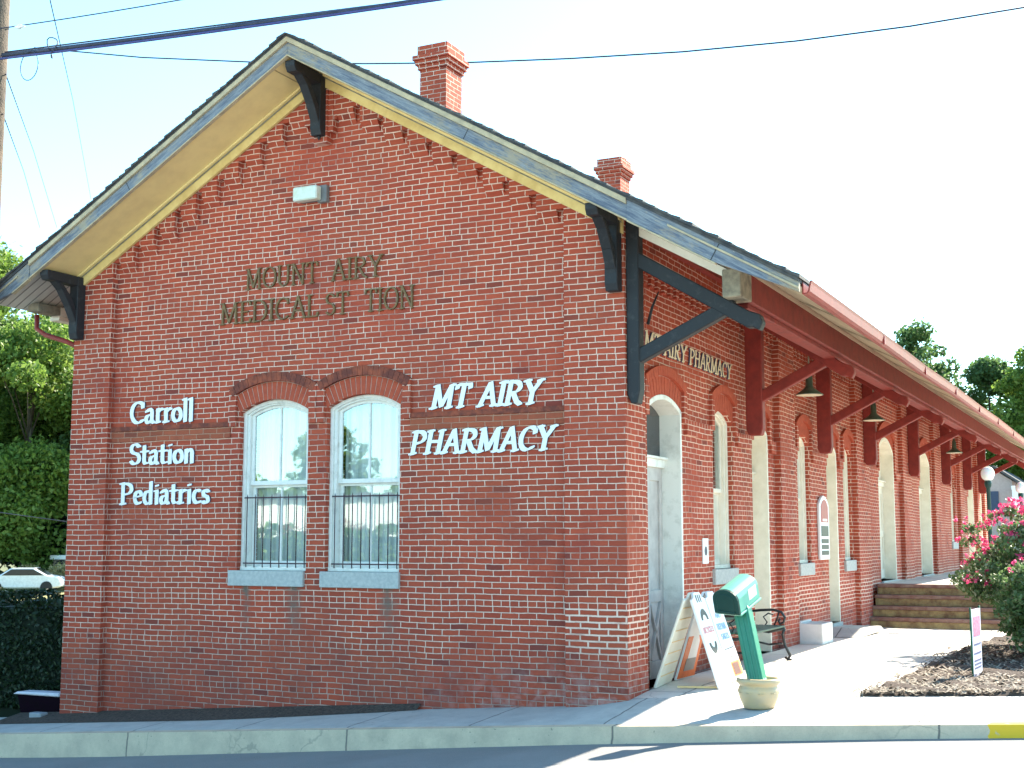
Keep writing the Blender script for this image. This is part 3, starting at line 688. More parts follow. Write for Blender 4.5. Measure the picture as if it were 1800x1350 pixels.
# rake brackets of the gable (triangular, y direction)
def rake_bracket(x, zt, centre=False):
    o = MB(); G = lambda u, z, d: (x+d, u, z)    # u = y
    h = .86 if not centre else .78
    o.prism([(-.001, zt), (-.15, zt), (-.15, zt-h+.08), (-.12, zt-h), (-.001, zt-h)], G, -.075, .075)
    o.prism([(-.14, zt), (-.70, zt), (-.70, zt-.07), (-.66, zt-.13), (-.14, zt-.13)], G, -.07, .07)
    pts = [(-.66, zt-.07), (-.58, zt-.10), (-.42, zt-.22), (-.27, zt-.42), (-.16, zt-.62), (-.14, zt-.72), (-.08, zt-.72), (-.13, zt-.48), (-.26, zt-.28), (-.40, zt-.14), (-.50, zt-.10)]
    for i in range(5):
        o.prism([pts[i], pts[i+1], pts[9-i], pts[10-i]], G, -.06, .06)
    if centre: o.tube([(x, -.06, zt-h), (x, -.06, zt-h-.05)], [.03, .005], 6)
    return o.build('bracket', M['black_paint'], ST, bevel=.01)
rake_bracket(-.10, roof_z(-.1)-.262); rake_bracket(WL+.10, roof_z(-.1)-.262)
b = rake_bracket(RX, RZ-.31, True)
cs = MB(); cs.box((RX-.17, -.005, 6.85), (RX+.17, .12, 7.45)); cs.box((RX-.10, -.03, 6.72), (RX+.10, .12, 7.5)); cs.build('corbel_pier', M['brick'], ST)

# chimneys
def chimney(y, top):
    c = MB(); x = RX+.05; w, l = .22, .24
    c.box((x-w, y-l, 7.2), (x+w, y+l, top-.42))
    for i, e in enumerate((.025, .055, .085)):
        c.box((x-w-e, y-l-e, top-.42+i*COURSE), (x+w+e, y+l+e, top-.42+(i+1)*COURSE))
    c.box((x-w-.03, y-l-.03, top-.42+3*COURSE), (x+w+.03, y+l+.03, top-.06)); 
    for k in range(7):
        a = random.uniform(-w, w-.15); bb = random.uniform(-l, l-.15); c.box((x+a, y+bb, top-.061), (x+a+.16, y+bb+.12, top-.06+random.choice((.02, .055))))
    c.build('chimney', M['brick'], roof)
chimney(2.95, 9.02); chimney(9.8, 9.14)

# ------------------------------------------------------------ steps and platform
sp = empty('stone_steps', (1.6, 13, .08)); tag(sp, 'four rust stained stone steps up to the raised platform beside the wall', 'steps')
def local(o, root):
    o.parent = root; o.matrix_parent_inverse = Matrix.Translation(root.location).inverted(); return o
SY = 12.95
for i in range(4):
    z0 = .06+.205*i; y0 = SY+.28*i
    s_ = MB(); s_.box((.0, y0, z0), (3.6-.01*i, 14.25, z0+.135)); 
    s2 = MB(); s2.box((.0-.005, y0-.03, z0+.135), (3.62-.01*i, 14.25-.01*i, z0+.204))
    # pilaster corner is cut by the steps on purpose: stone butts against brick
    o1 = s_.build('riser', M['rust_step'], bevel=.008); o2 = s2.build('tread', M['tread'], bevel=.01)
    local(o1, sp); local(o2, sp)
p = MB(); p.box((-.1, 14.25, -.5), (3.6, 33.6, .872)); o = p.build('platform', M['concrete']); o['kind'] = 'structure'
# door step slab at the second door
p = MB(); p.prism([(9.2, .13), (11.4, .13), (11.1, .22), (9.7, .26)], FS, -.1, .55); o = p.build('door_step', M['concrete'], ST)

# ------------------------------------------------------------ lettering with a broad-nib pen
def A(cx, cy, rx, ry, a0, a1, n=10):
    return [(cx+rx*math.cos(R(a0+(a1-a0)*i/n)), cy+ry*math.sin(R(a0+(a1-a0)*i/n))) for i in range(n+1)]
G_ = {
 'A': (.86, [[(.02, .02), (.20, .02)], [(.10, .0), (.42, 1.0)], [(.42, 1.0), (.76, .0)], [(.66, .02), (.84, .02)], [(.22, .36), (.62, .36)]]),
 'C': (.80, [A(.44, .5, .36, .48, 52, 312, 14), [(.68, .92), (.68, .72)]]),
 'D': (.86, [[(.14, 0), (.14, 1)], [(.04, .98)]+A(.34, .5, .42, .48, 88, -88, 12)+[(.04, .02)]]),
 'E': (.68, [[(.14, 0), (.14, 1)], [(.04, .98), (.56, .98), (.58, .84)], [(.14, .52), (.46, .52)], [(.04, .02), (.58, .02), (.60, .18)]]),
 'H': (.88, [[(.16, 0), (.16, 1)], [(.70, 0), (.70, 1)], [(.16, .52), (.70, .52)], [(.06, .98), (.26, .98)], [(.06, .02), (.26, .02)], [(.60, .98), (.80, .98)], [(.60, .02), (.80, .02)]]),
 'I': (.36, [[(.18, 0), (.18, 1)], [(.06, .98), (.30, .98)], [(.06, .02), (.30, .02)]]),
 'L': (.64, [[(.14, 0), (.14, 1)], [(.04, .98), (.26, .98)], [(.04, .02), (.54, .02), (.58, .2)]]),
 'M': (1.08, [[(.16, 0), (.18, 1)], [(.18, 1), (.52, .08)], [(.52, .08), (.86, 1)], [(.86, 1), (.90, 0)], [(.04, .02), (.26, .02)], [(.80, .02), (1.0, .02)], [(.06, .98), (.2, .98)], [(.84, .98), (.98, .98)]]),
 'N': (.92, [[(.16, 0), (.16, 1)], [(.16, 1), (.74, .02)], [(.74, 0), (.74, 1)], [(.04, .98), (.2, .98)], [(.64, .98), (.84, .98)], [(.06, .02), (.26, .02)]]),
 'O': (.92, [A(.46, .5, .38, .48, 90, 450, 20)]),
 'P': (.74, [[(.16, 0), (.16, 1)], [(.04, .98)]+A(.34, .72, .30, .25, 88, -88, 8)+[(.16, .46)], [(.06, .02), (.28, .02)]]),
 'R': (.82, [[(.16, 0), (.16, 1)], [(.04, .98)]+A(.34, .74, .28, .23, 88, -88, 8)+[(.16, .50)], [(.34, .50), (.58, .12), (.76, .0)], [(.06, .02), (.28, .02)]]),
 'S': (.64, [[(.54, .84)]+A(.31, .74, .21, .22, 30, 270, 9)+A(.31, .27, .24, .25, 90, -150, 9)]),
 'T': (.76, [[(.38, 0), (.38, 1)], [(.06, .82), (.08, .98), (.68, .98), (.70, .82)], [(.28, .02), (.48, .02)]]),
 'U': (.88, [[(.16, 1), (.16, .35)]+A(.42, .32, .27, .30, 190, 350, 8)+[(.70, .35), (.70, 1)], [(.06, .98), (.26, .98)], [(.60, .98), (.80, .98)]]),
 'Y': (.80, [[(.08, 1), (.40, .5)], [(.72, 1), (.40, .5), (.40, 0)], [(.0, .98), (.2, .98)], [(.62, .98), (.80, .98)], [(.30, .02), (.50, .02)]]),
 'B': (.74, [[(.16, 0), (.16, 1)], [(.06, .98)]+A(.32, .75, .25, .22, 88, -88, 7)+[(.16, .52)], [(.16, .52)]+A(.34, .27, .29, .25, 88, -88, 7)+[(.06, .02)]]),
 'y_': (.76, [[(.08, 1), (.16, .55), (.34, .5), (.5, .7)], [(.70, 1), (.58, .5), (.42, .0), (.24, -.16), (.08, -.10)], [(.0, .98), (.14, .98)], [(.60, .98), (.80, .98)]]),
 'a': (.56, [[(.10, .52), (.26, .64), (.38, .56), (.38, .10), (.48, .0)], [(.38, .38)]+A(.22, .18, .14, .18, 90, 330, 9)+[(.38, .14)]]),
 'r': (.44, [[(.14, 0), (.14, .62)], [(.14, .46), (.28, .62), (.38, .58)], [(.04, .02), (.24, .02)]]),
 'o': (.56, [A(.28, .31, .21, .30, 90, 450, 16)]),
 'l': (.30, [[(.15, 0), (.15, 1.02)], [(.06, .98), (.15, 1.02)]]),
 't': (.42, [[(.17, .86), (.17, .12), (.24, .02), (.38, .06)], [(.04, .60), (.36, .60)]]),
 'i': (.30, [[(.15, 0), (.15, .62)], [(.13, .84), (.17, .86)], [(.06, .60), (.15, .62)]]),
 'n': (.60, [[(.14, 0), (.14, .62)], [(.14, .46), (.26, .62), (.38, .60), (.44, .50), (.44, 0)]]),
 'e': (.52, [[(.10, .33), (.42, .38)]+A(.27, .31, .19, .30, 15, 310, 12)]),
 'd': (.60, [[(.42, 1.02), (.42, 0)], [(.42, .55)]+A(.26, .30, .18, .30, 80, 290, 10)+[(.42, .08)]]),
 'c': (.48, [A(.28, .31, .20, .30, 55, 310, 12)]),
 's': (.44, [[(.36, .52)]+A(.22, .46, .12, .14, 40, 270, 7)+A(.21, .16, .14, .16, 90, -150, 7)]),
}
def hull(pts):
    pts = sorted(set((round(a, 5), round(b, 5)) for a, b in pts))
    def half(ps):
        h = []
        for p in ps:
            while len(h) > 1 and (h[-1][0]-h[-2][0])*(p[1]-h[-2][1])-(h[-1][1]-h[-2][1])*(p[0]-h[-2][0]) <= 0: h.pop()
            h.append(p)
        return h
    a = half(pts); b = half(pts[::-1]); return a[:-1]+b[:-1]
def word(mb, text, u0, z0, width, cap, F, d0, d1, nib=(.16, .05, 25), shear=0.0, track=0.0, flip=1):
    tot = sum(G_[c][0]+track if c != ' ' else .45 for c in text)-track
    sxs = width/(tot*cap); u = 0.0; w, t, ang = nib; ca, sa = math.cos(R(ang)), math.sin(R(ang)); k = 0
    for c in text:
        if c == ' ': u += .45; continue
        adv, strokes = G_[c]
        for st in strokes:
            if len(st) == 1: continue
            for i in range(len(st)-1):
                pts = []
                for p in st[i:i+2]:
                    for e, f in ((-w/2, -t/2), (w/2, -t/2), (w/2, t/2), (-w/2, t/2)):
                        pu, pz = p[0]+e*ca-f*sa, p[1]+e*sa+f*ca
                        pts.append((u0+(u+pu+shear*pz)*cap*sxs*flip, z0+pz*cap))
                k += 1
                mb.prism(hull(pts), F, d0, d1+(k % 9)*.00035, 0, side=1)
        u += adv+track
def lettering(name, words, F, dw, mats, label, cat='sign lettering', depth=.025, **kw):
    r = empty(name, F(words[0][1], words[0][2], dw)); tag(r, label, cat)
    for (txt, u0, z0, width, cap) in words:
        mb = MB(); word(mb, txt, u0, z0, width, cap, F, dw+.004, dw+depth, **kw)
        local(mb.build('word', mats), r)
    return r
lettering('wall_lettering', [('Carroll', -7.12, 3.30, 1.08, .29), ('Station', -7.11, 2.755, 1.11, .28), ('Pediatrics', -7.25, 2.23, 1.51, .28)], FF, -.1,
          [M['white_letter'], M['letter_edge']], 'white upright letters reading Carroll Station Pediatrics left of the windows', nib=(.19, .075, 12))
lettering('wall_lettering', [('MT AIRy_'.replace('y_', 'Y'), -2.50, 3.30, 1.42, .27), ('PHARMACY', -2.78, 2.77, 1.86, .27)], FF, -.1,
          [M['white_letter'], M['letter_edge']], 'white slanted letters reading MT AIRY PHARMACY on the street gable', nib=(.21, .075, 18), shear=.22)
lettering('wall_lettering', [('MOUNT', -5.26, 4.96, 1.13, .27), ('AIRY', -3.94, 4.96, .76, .27), ('MEDICAL', -5.66, 4.53, 1.55, .28), ('ST', -4.02, 4.53, .36, .28), ('TION', -3.44, 4.53, .72, .28)], FF, -.1,
          [M['bronze'], M['bronze']], 'tarnished bronze letters reading MOUNT AIRY MEDICAL ST TION high on the gable', nib=(.085, .04, 10), depth=.03)
lettering('wall_lettering', [('MT AIRY', .80, 3.97, 1.50, .21), ('PHARMACY', 2.42, 3.97, 1.80, .21)], FS, -.1,
          [M['cream_letter'], M['letter_edge']], 'cream letters reading MT AIRY PHARMACY under the canopy on the long side wall', nib=(.16, .06, 18), shear=.15)

# ------------------------------------------------------------ fixtures on the walls
sl = empty('security_light', (-4.18, .1, 5.95)); tag(sl, 'small pale box floodlight above the bronze letters on the gable', 'wall light')
o = MB(); o.box((-4.42, -.10, 5.99), (-4.06, .02, 6.17)); local(o.build('lens', simple('prism_lens', (.68, .74, .68), (.55, .58, .42), rough=.3), bevel=.015), sl)
o = MB(); o.box((-4.13, .02, 5.97), (-3.99, .10, 6.19)); o.box((-4.40, .02, 6.00), (-4.13, .10, 6.16)); local(o.build('housing', simple('lamp_housing', (.20, .20, .20), rough=.6), bevel=.01), sl)

def barn_lamp(x, y, z, r, label):
    e = empty('pendant_lamp', (x, y, z)); tag(e, label, 'lamp', 'green barn lamps hanging under the canopy')
    o = MB(); o.lathe([(.02, .36), (.035, .30), (.05, .28), (.055, .13), (.08, .10), (r*.55, .075), (r, .01), (r, 0), (r-.01, .004), (r*.5, .06), (.03, .09)], (0, 0, 0), 24)
    a = o.build('shade', simple('green_enamel', (.085, .115, .075), (.05, .07, .05), rough=.4), e)
    o = MB(); o.lathe([(r-.012, .0), (r-.02, .012), (.02, .012)], (0, 0, 0), 24); o.build('reflector', simple('lamp_inside', (.75, .68, .5), rough=.5), e)
    o = MB(); ztop = roof_z(x)-.12-z; o.tube([(0, 0, .35), (0, 0, ztop)], .012, 8); o.build('stem', M['raw_wood'], e)
    return e
barn_lamp(.62, 5.85, 3.88, .20, 'green barn lamp nearest the street, right of the first red bracket')
barn_lamp(.62, 10.7, 3.90, .20, 'green barn lamp hanging farther back near the third bracket')
barn_lamp(.62, 21.0, 3.92, .20, 'dim far green barn lamp deep along the canopy')

# sign board beside the third door
sg = empty('wall_sign', (-.09, 9.5, 1.3)); tag(sg, 'narrow white framed board with arched red top and black lines on the brick', 'sign')
def archboard(u0, u1, z0, z1, ri, d0, d1): return arch_open(u0, u1, z0, z1-ri, ri), d0, d1
o = MB(); po = arch_open(9.18, 9.86, 1.42, 2.36, .16); o.prism(po, FS, -.098, -.05); local(o.build('board', M['white_letter'], bevel=.01), sg)
o = MB(); o.prism(arch_open(9.26, 9.78, 2.06, 2.33, .12), FS, -.05, -.044); local(o.build('red_panel', simple('red_panel', (.40, .04, .05), rough=.5)), sg)
o = MB(); o.prism([(9.26, 1.82), (9.78, 1.82), (9.78, 2.0), (9.26, 2.0)], FS, -.05, -.044)
for k in range(3): o.prism([(9.26, 1.50+.1*k), (9.78, 1.50+.1*k), (9.78, 1.575+.1*k), (9.26, 1.575+.1*k)], FS, -.05, -.044)
local(o.build('black_strips', M['black']), sg)
o = MB(); word(o, 'RARE', 9.36, 2.09, .34, .07, FS, -.045, -.040, nib=(.18, .08, 20)) if False else o.prism([(9.36, 2.08), (9.68, 2.08), (9.68, 2.12), (9.36, 2.12)], FS, -.045, -.041); local(o.build('white_line', M['white_letter']), sg)
nt = empty('wall_notice', (-.09, 2.95, 1.45)); tag(nt, 'small white notice with dark emblem on brick between door and first side window', 'notice')
o = MB(); o.prism([(2.88, 1.46), (3.10, 1.46), (3.10, 1.78), (2.88, 1.78)], FS, -.098, -.085); local(o.build('plate', M['white_letter']), nt)
o = MB(); o.prism([(2.94+.05+.05*math.cos(a), 1.62+.06*math.sin(a)) for a in [i*math.pi/6 for i in range(12)]], FS, -.086, -.080); local(o.build('emblem', simple('emblem_grey', (.12, .12, .14))), nt)

# ------------------------------------------------------------ things on the pavement
def g(x, y): return hp(x, y)+.004
# pot
PX, PY = 1.50, -.30; PZ = g(PX, PY)
pt = empty('planter_pot', (PX, PY, PZ)); tag(pt, 'round tan glazed pot with ridged rim holding the green mailbox post', 'pot')
M['glaze'] = simple('tan_glaze', (.52, .38, .20), (.42, .34, .22), scale=7, rough=.35, spec=.5)
o = MB(); o.lathe([(.145, 0), (.155, .02), (.19, .10), (.205, .17), (.195, .205), (.185, .215), (.20, .235), (.218, .25), (.218, .285), (.20, .295), (.18, .275), (.17, .25), (.0, .25)], n=40)
for i in range(40):
    a = 2*math.pi*i/40; 
    if i % 4 < 2: o.lathe([(.001, -.004), (.012, 0), (.001, .004)], (.206*math.cos(a), .206*math.sin(a), .155), 6)
o.build('bowl', M['glaze'], pt)
o = MB(); o.lathe([(.172, .251), (.168, .262), (.10, .27), (.001, .272)], n=24); o.build('soil', simple('pale_gravel_fill', (.55, .53, .50), rough=1), pt)
# mailbox
mbx = empty('mailbox', (PX, PY, PZ+.25)); tag(mbx, 'green plastic mailbox on a leaning ridged post standing in the tan pot', 'mailbox')
M['green'] = simple('green_plastic', (.020, .17, .095), (.03, .22, .13), scale=4, rough=.35, spec=.5)
M['green_light'] = simple('pale_green_plastic', (.16, .45, .33), (.20, .50, .38), scale=4, rough=.3, spec=.5)
M['green_dark'] = simple('dark_green_plastic', (.015, .055, .045), rough=.4)
o = MB()
p0 = Vector((.0, .0, -.02)); p1 = Vector((-.19, .14, .72)); dv = (p1-p0).normalized()
o.bar(p0, p1, .15, .15, up=(0, 1, 0))
side_ = dv.cross(Vector((0, 1, 0))).normalized()
for k in (-.05, 0, .05):
    o.bar(p0+side_*k+Vector((0, -.077, 0)), p1+side_*k+Vector((0, -.077, 0)), .022, .02, up=(0, 1, 0)); o.bar(p0+Vector((0, k, 0))+side_*.077, p1+Vector((0, k, 0))+side_*.077, .02, .022, up=(0, 1, 0))
o.build('post', M['green'], mbx, bevel=.006)
# body: arched extrusion, front faces the street, tilted a little
bx = MB(); ang = R(-14); tilt = R(-6)
FB = Vector((math.sin(-ang)*1, -math.cos(ang), 0))      # direction the little door faces
RT = Vector((math.cos(ang), -math.sin(ang)*-1, 0)); RT = Vector((math.cos(R(14)), math.sin(R(14))*-1, 0)); FB = Vector((-math.sin(R(14)), -math.cos(R(14)), 0))
FB = (FB + Vector((0, 0, -.38))).normalized(); UPv = RT.cross(FB).normalized(); UPv = UPv if UPv.z > 0 else -UPv
UPv = (UPv + RT*.06).normalized(); RT = (RT - UPv*RT.dot(UPv)).normalized()
cen = Vector((-.235, .18, .755))
def MBF(u, z, d): return tuple(cen + RT*u + UPv*z + FB*d)
w2, hh = .135, .15
arch = [(-w2, 0), (-w2, hh)]+[(w2*math.cos(R(a)), hh+w2*.75*math.sin(R(a))) for a in range(165, 0, -15)]+[(w2, hh), (w2, 0)]
bx.prism(arch, MBF, -.20, .22); bx.prism([(-w2-.012, -.025), (w2+.012, -.025), (w2+.012, .0), (-w2-.012, .0)], MBF, -.21, .23)
bx.build('box', M['green_light'], mbx, bevel=.006)
dr = MB(); dr.prism([(u*1.06, z*1.03-.004) for u, z in arch], MBF, .221, .255); dr.prism([(u*.72, z*.72+.03) for u, z in arch], MBF, .255, .262); dr.prism([(-.10, .0), (.10, .0), (.10, .03), (-.10, .03)], MBF, .255, .27)
dr.build('box_door', M['green_dark'], mbx, bevel=.006)
fl = MB(); fl.add([MBF(w2+.006, .06, .02), MBF(w2+.006, .06, -.14), MBF(w2+.006, .17, -.14), MBF(w2+.006, .17, .02), MBF(w2+.001, .06, .02), MBF(w2+.001, .06, -.14), MBF(w2+.001, .17, -.14), MBF(w2+.001, .17, .02)],
   [(0, 1, 2, 3), (4, 7, 6, 5), (0, 4, 5, 1), (1, 5, 6, 2), (2, 6, 7, 3), (3, 7, 4, 0)]); fl.build('decal', M['white_letter'], mbx)

# sandwich boards
def board_frame(B0, B1, T0, T1):
    """a leaf of a sandwich board from its four corners: bottom left/right, top left/right"""
    B0, B1, T0, T1 = map(Vector, (B0, B1, T0, T1)); U = (B1-B0); V = (T0-B0); N = U.cross(V).normalized()
    return (lambda u, z, d: tuple(B0 + U*u + (V + ((T1-T0)-U)*u)*z + N*d)), N
def leaf(e, B0, B1, T0, T1, th, mat, name='leaf'):
    F, N = board_frame(B0, B1, T0, T1); o = MB()
    o.prism([(0, 0), (1, 0), (1, .93), (.80, .95), (.74, 1.0), (.26, 1.0), (.2, .95), (0, .93)], F, -th/2, th/2); local(o.build(name, mat, bevel=.006), e); return F
M['board_white'] = simple('board_white', (.84, .84, .84), (.76, .76, .77), rough=.45)
M['board_cream'] = simple('board_inner_ribs', (.84, .80, .68), (.76, .70, .58), scale=6, rough=.5)
M['orange'] = simple('orange_plastic', (.80, .16, .02), (.66, .12, .02), rough=.45)
M['yellow_ink'] = simple('yellow_ink', (.85, .62, .30), (.80, .50, .22), rough=.5)
M['red_ink'] = simple('faded_red_ink', (.75, .32, .34), rough=.5)
M['blue_ink'] = simple('faded_blue_ink', (.30, .48, .66), rough=.5)
def sandwich(rb0, rb1, lb0, lb1, t0, t1, lmat, label):
    e = empty('sandwich_board', ((rb0[0]+lb0[0])/2, (rb0[1]+lb1[1])/2, g(.3, rb0[1]))); tag(e, label, 'sandwich board', 'sandwich boards by the corner door')
    q = lambda p: (p[0], p[1], g(*p)+.004)
    Fr_ = leaf(e, q(rb0), q(rb1), t0, t1, .03, M['board_white']); Fl_ = leaf(e, q(lb0), q(lb1), (t0[0]-.03, t0[1], t0[2]), (t1[0]-.03, t1[1], t1[2]), .03, lmat)
    sg = 1 if Fr_(.5, .5, .1)[0] > Fr_(.5, .5, 0)[0] else -1
    return e, (lambda u, z, d: Fr_(u, z, sg*d)), Fl_
def pr(mb, F, poly, d=.0165): mb.prism(poly, F, d, d+.002)
def ptext(e, F, txt, u, z, w, h, mat):
    mb = MB(); word(mb, txt, u, z, w, h, F, .0165, .0175, nib=(.17, .09, 10)); local(mb.build('printed_word', [mat, mat]), e)
AW, PA, LA = sandwich((.72, .88), (.69, 1.44), (.02, .74), (.01, 1.30), (.40, .84, 1.17), (.38, 1.35, 1.17), M['board_cream'], 'white sandwich board with black arches and faint red print, nearest the street')
o = MB()
for (zc_, s_) in ((.70, 1), (.46, -1)):
    pts = [(.52-.27*math.cos(math.pi*k/8), zc_+s_*.12*math.sin(math.pi*k/8)) for k in range(9)]
    inn = [(.52-.15*math.cos(math.pi*k/8), zc_+s_*.055*math.sin(math.pi*k/8)) for k in range(9)]
    for k in range(8): pr(o, PA, [pts[k], pts[k+1], inn[k+1], inn[k]])
    local(o.build('arch_print', M['black']), AW); o = MB()
for k in range(3): pr(o, PA, [(.32+.15*k, .89), (.38+.15*k, .89), (.37+.15*k, .97), (.31+.15*k, .97)])
local(o.build('line_print', M['black']), AW)
ptext(AW, PA, 'BICYCLES', .12, .565, .80, .06, M['red_ink'])
o = MB(); pr(o, PA, [(.3, .06), (.98, .06), (.98, .09), (.3, .09)]); pr(o, PA, [(.3, .12), (.94, .12), (.94, .155), (.3, .155)])
pr(o, PA, [(.62+.13*math.cos(a), .28+.04*math.sin(a)) for a in [i*math.pi/5 for i in range(10)]]); local(o.build('yellow_print', M['yellow_ink']), AW)
o = MB()
for k in range(7): o.prism([(.08, .12+.12*k), (.92, .12+.12*k), (.92, .128+.12*k), (.08, .128+.12*k)], LA, -.022, .022)
local(o.build('rib_lines', M['yellow_ink']), AW)
AO, PB, LB_ = sandwich((.69, 1.50), (.66, 2.06), (.03, 1.40), (.06, 1.96), (.38, 1.40, 1.16), (.36, 1.92, 1.16), M['board_white'], 'sandwich board with orange lower panels and faint blue print, second from the street')
ptext(AO, PB, 'AND', .25, .70, .44, .05, M['blue_ink']); ptext(AO, PB, 'REPAIR', .12, .57, .72, .065, M['blue_ink']); ptext(AO, PB, 'SALES', .2, .46, .62, .06, M['blue_ink'])
o = MB(); pr(o, PB, [(.05, .345), (.85, .352), (.85, .36), (.05, .353)]); pr(o, PB, [(.35, .25), (.6, .255), (.6, .268), (.35, .262)]); local(o.build('line_print', M['black']), AO)
o = MB(); pr(o, PB, [(.06, .03), (.97, .03), (.97, .225), (.06, .225)]); local(o.build('yellow_print', M['yellow_ink']), AO)
o = MB(); pr(o, PB, [(.22, .05), (.90, .05), (.90, .205), (.22, .205)], .019); local(o.build('orange_frame', M['orange']), AO)
o = MB(); pr(o, PB, [(.28, .065), (.76, .065), (.76, .19), (.28, .19)], .0215); local(o.build('dark_window', simple('dark_print', (.10, .03, .02), rough=.6)), AO)
o = MB(); o.prism([(.02, .02), (.98, .02), (.98, .50), (.02, .50)], LB_, -.022, .022); local(o.build('orange_panel', M['orange']), AO)
o = MB(); o.prism([(.25, .10), (.8, .10), (.8, .24), (.25, .24)], LB_, -.026, .026); local(o.build('grey_window', simple('grey_print', (.35, .32, .30), rough=.6)), AO)
ln = MB(); ln.bar((.25, .86, g(.3, .9)+.01), (.70, .95, g(.7, .9)+.012), .03, .02); local(ln.build('spreader', M['yellow_ink']), AW)

# bench (iron ends, green slats), back to the wall
BN = empty('park_bench', (.24, 3.75, .145)); tag(BN, 'dark green slatted park bench with black scrolled iron arms against the wall', 'bench')
M['castiron'] = simple('cast_iron_black', (.018, .018, .02), (.04, .04, .04), rough=.4, spec=.5)
M['slat'] = simple('green_slats', (.025, .075, .05), (.04, .11, .08), scale=8, rough=.5)
by0, by1 = -.78, .78
for yy in (by0, by1):
    o = MB()
    o.tube([(.30, yy, .0), (.34, yy, .06), (.27, yy, .20), (.24, yy, .34), (.27, yy, .42)], [.022, .02, .018, .018, .02], 8)
    o.tube([(.36, yy, .01), (.30, yy, .015), (.27, yy, .04)], .02, 8)
    o.tube([(-.26, yy, .0), (-.22, yy, .10), (-.14, yy, .30), (-.17, yy, .44), (-.24, yy, .70), (-.28, yy, .86)], .02, 8)
    o.tube([(-.2, yy, .40), (.05, yy, .37), (.28, yy, .42)], .02, 8)
    o.tube([(.05, yy, .20), (-.16, yy, .24)], .014, 6); o.tube([(.24, yy, .22), (.05, yy, .20)], .014, 6)
    o.build('iron_end', M['castiron'], BN)
    o = MB(); arm = [(-.22, yy, .64), (-.05, yy, .66), (.12, yy, .67), (.23, yy, .64), (.28, yy, .57), (.26, yy, .50), (.21, yy, .48), (.19, yy, .52), (.215, yy, .55)]
    o.tube(arm, .018, 8); o.tube([(.12, yy, .44), (.17, yy, .55), (.20, yy, .64)], .013, 6); o.tube([(-.02, yy, .42), (.03, yy, .5), (-.02, yy, .57), (.05, yy, .62), (.12, yy, .60)], .011, 6)
    o.build('armrest', M['castiron'], BN)
o = MB()
for k in range(6): o.box((-.17+.075*k, by0-.05, .435), (-.17+.075*k+.058, by1+.05, .462))
o.build('seat', M['slat'], BN, bevel=.005)
o = MB()
for k in range(5):
    z = .52+.075*k; x = -.19-.02*k; o.bar((x, by0-.03, z), (x, by1+.03, z), .022, .055)
o.build('backrest', M['slat'], BN, bevel=.005)
o = MB()    # ornate cast back crest
for k in range(9):
    y = by0+.1+1.36*k/8; o.tube([(-.27, y-.08, .86), (-.275, y, .93-.012*abs(k-4)), (-.27, y+.08, .86)], .014, 6)
o.build('crest', M['castiron'], BN)

# white box on the pavement
WB = empty('white_box', (.17, 7.75, .14)); tag(WB, 'open white box standing on the pavement against the wall beyond the bench', 'box')
WB.scale = (.85, .85, .85); o = MB(); o.box((-.22, -.42, 0), (.22, .42, .03))
for q in (((-.22, -.42, .03), (.22, -.385, .37)), ((-.22, .385, .03), (.22, .42, .37)), ((-.22, -.384, .03), (-.185, .384, .37)), ((.185, -.384, .03), (.22, .384, .37)), ((-.184, .06, .03), (.184, .10, .36))): o.box(*q)
o.build('crate', simple('white_foam', (.78, .76, .74), (.70, .68, .66), rough=.7), WB, bevel=.01)
o = MB(); o.box((-.245, -.03, .30), (-.05, -.42+.2, .375)) if False else o.bar((-.20, -.41, .39), (-.20, .41, .39), .05, .03); o.build('rim', M['board_white'], WB, bevel=.004)

# ------------------------------------------------------------ planting bed, rose bush, yard sign
bed = [(2.28, .68), (3.0, .74), (4.5, .85), (9, 1.0), (9, 12), (4.2, 12), (2.75, 11.2), (2.5, 8), (2.42, 5), (2.36, 2.6)]
bm = bmesh.new()
# grid inside the polygon
def inside(x, y, P):
    c = False
    for i in range(len(P)):
        (x1, y1), (x2, y2) = P[i], P[i-1]
        if (y1 > y) != (y2 > y) and x < (x2-x1)*(y-y1)/(y2-y1)+x1: c = not c
    return c
mb = MB(); rowsb = []
def xl(y): 
    L = [(.68, 2.28), (2.6, 2.36), (5, 2.42), (8, 2.5), (11.2, 2.75), (12, 4.2)]
    for (a, p), (b, q) in zip(L, L[1:]):
        if y <= b: return p+(q-p)*(y-a)/(b-a)
    return 4.2
NY, NX = 90, 60
for j in range(NY+1):
    for i in range(NX+1):
        tj = j/NY; x0 = 2.28; y = .68+11.3*tj**1.4; x = xl(y)+(9-xl(y))*(i/NX)**1.5; y2 = y+(x-2.28)*.05*(1-tj)
        edge = min(1, i/3, j/3); rowsb.append((x+(.03*math.sin(y*13) if i == 0 else 0), y2+(.02*math.sin(x*17) if j == 0 else 0), hp(x, y2)+.004+edge*(.02+.03*math.sin(x*3.1+y*2.3)**2+.02*math.sin(x*9+y*7))))
mb.add(rowsb, [(j*(NX+1)+i, j*(NX+1)+i+1, (j+1)*(NX+1)+i+1, (j+1)*(NX+1)+i) for j in range(NY) for i in range(NX)], 0, True)
tag(mb.build('mulch_bed', M['mulch'], fixn=False), kind='structure')
mb = MB()
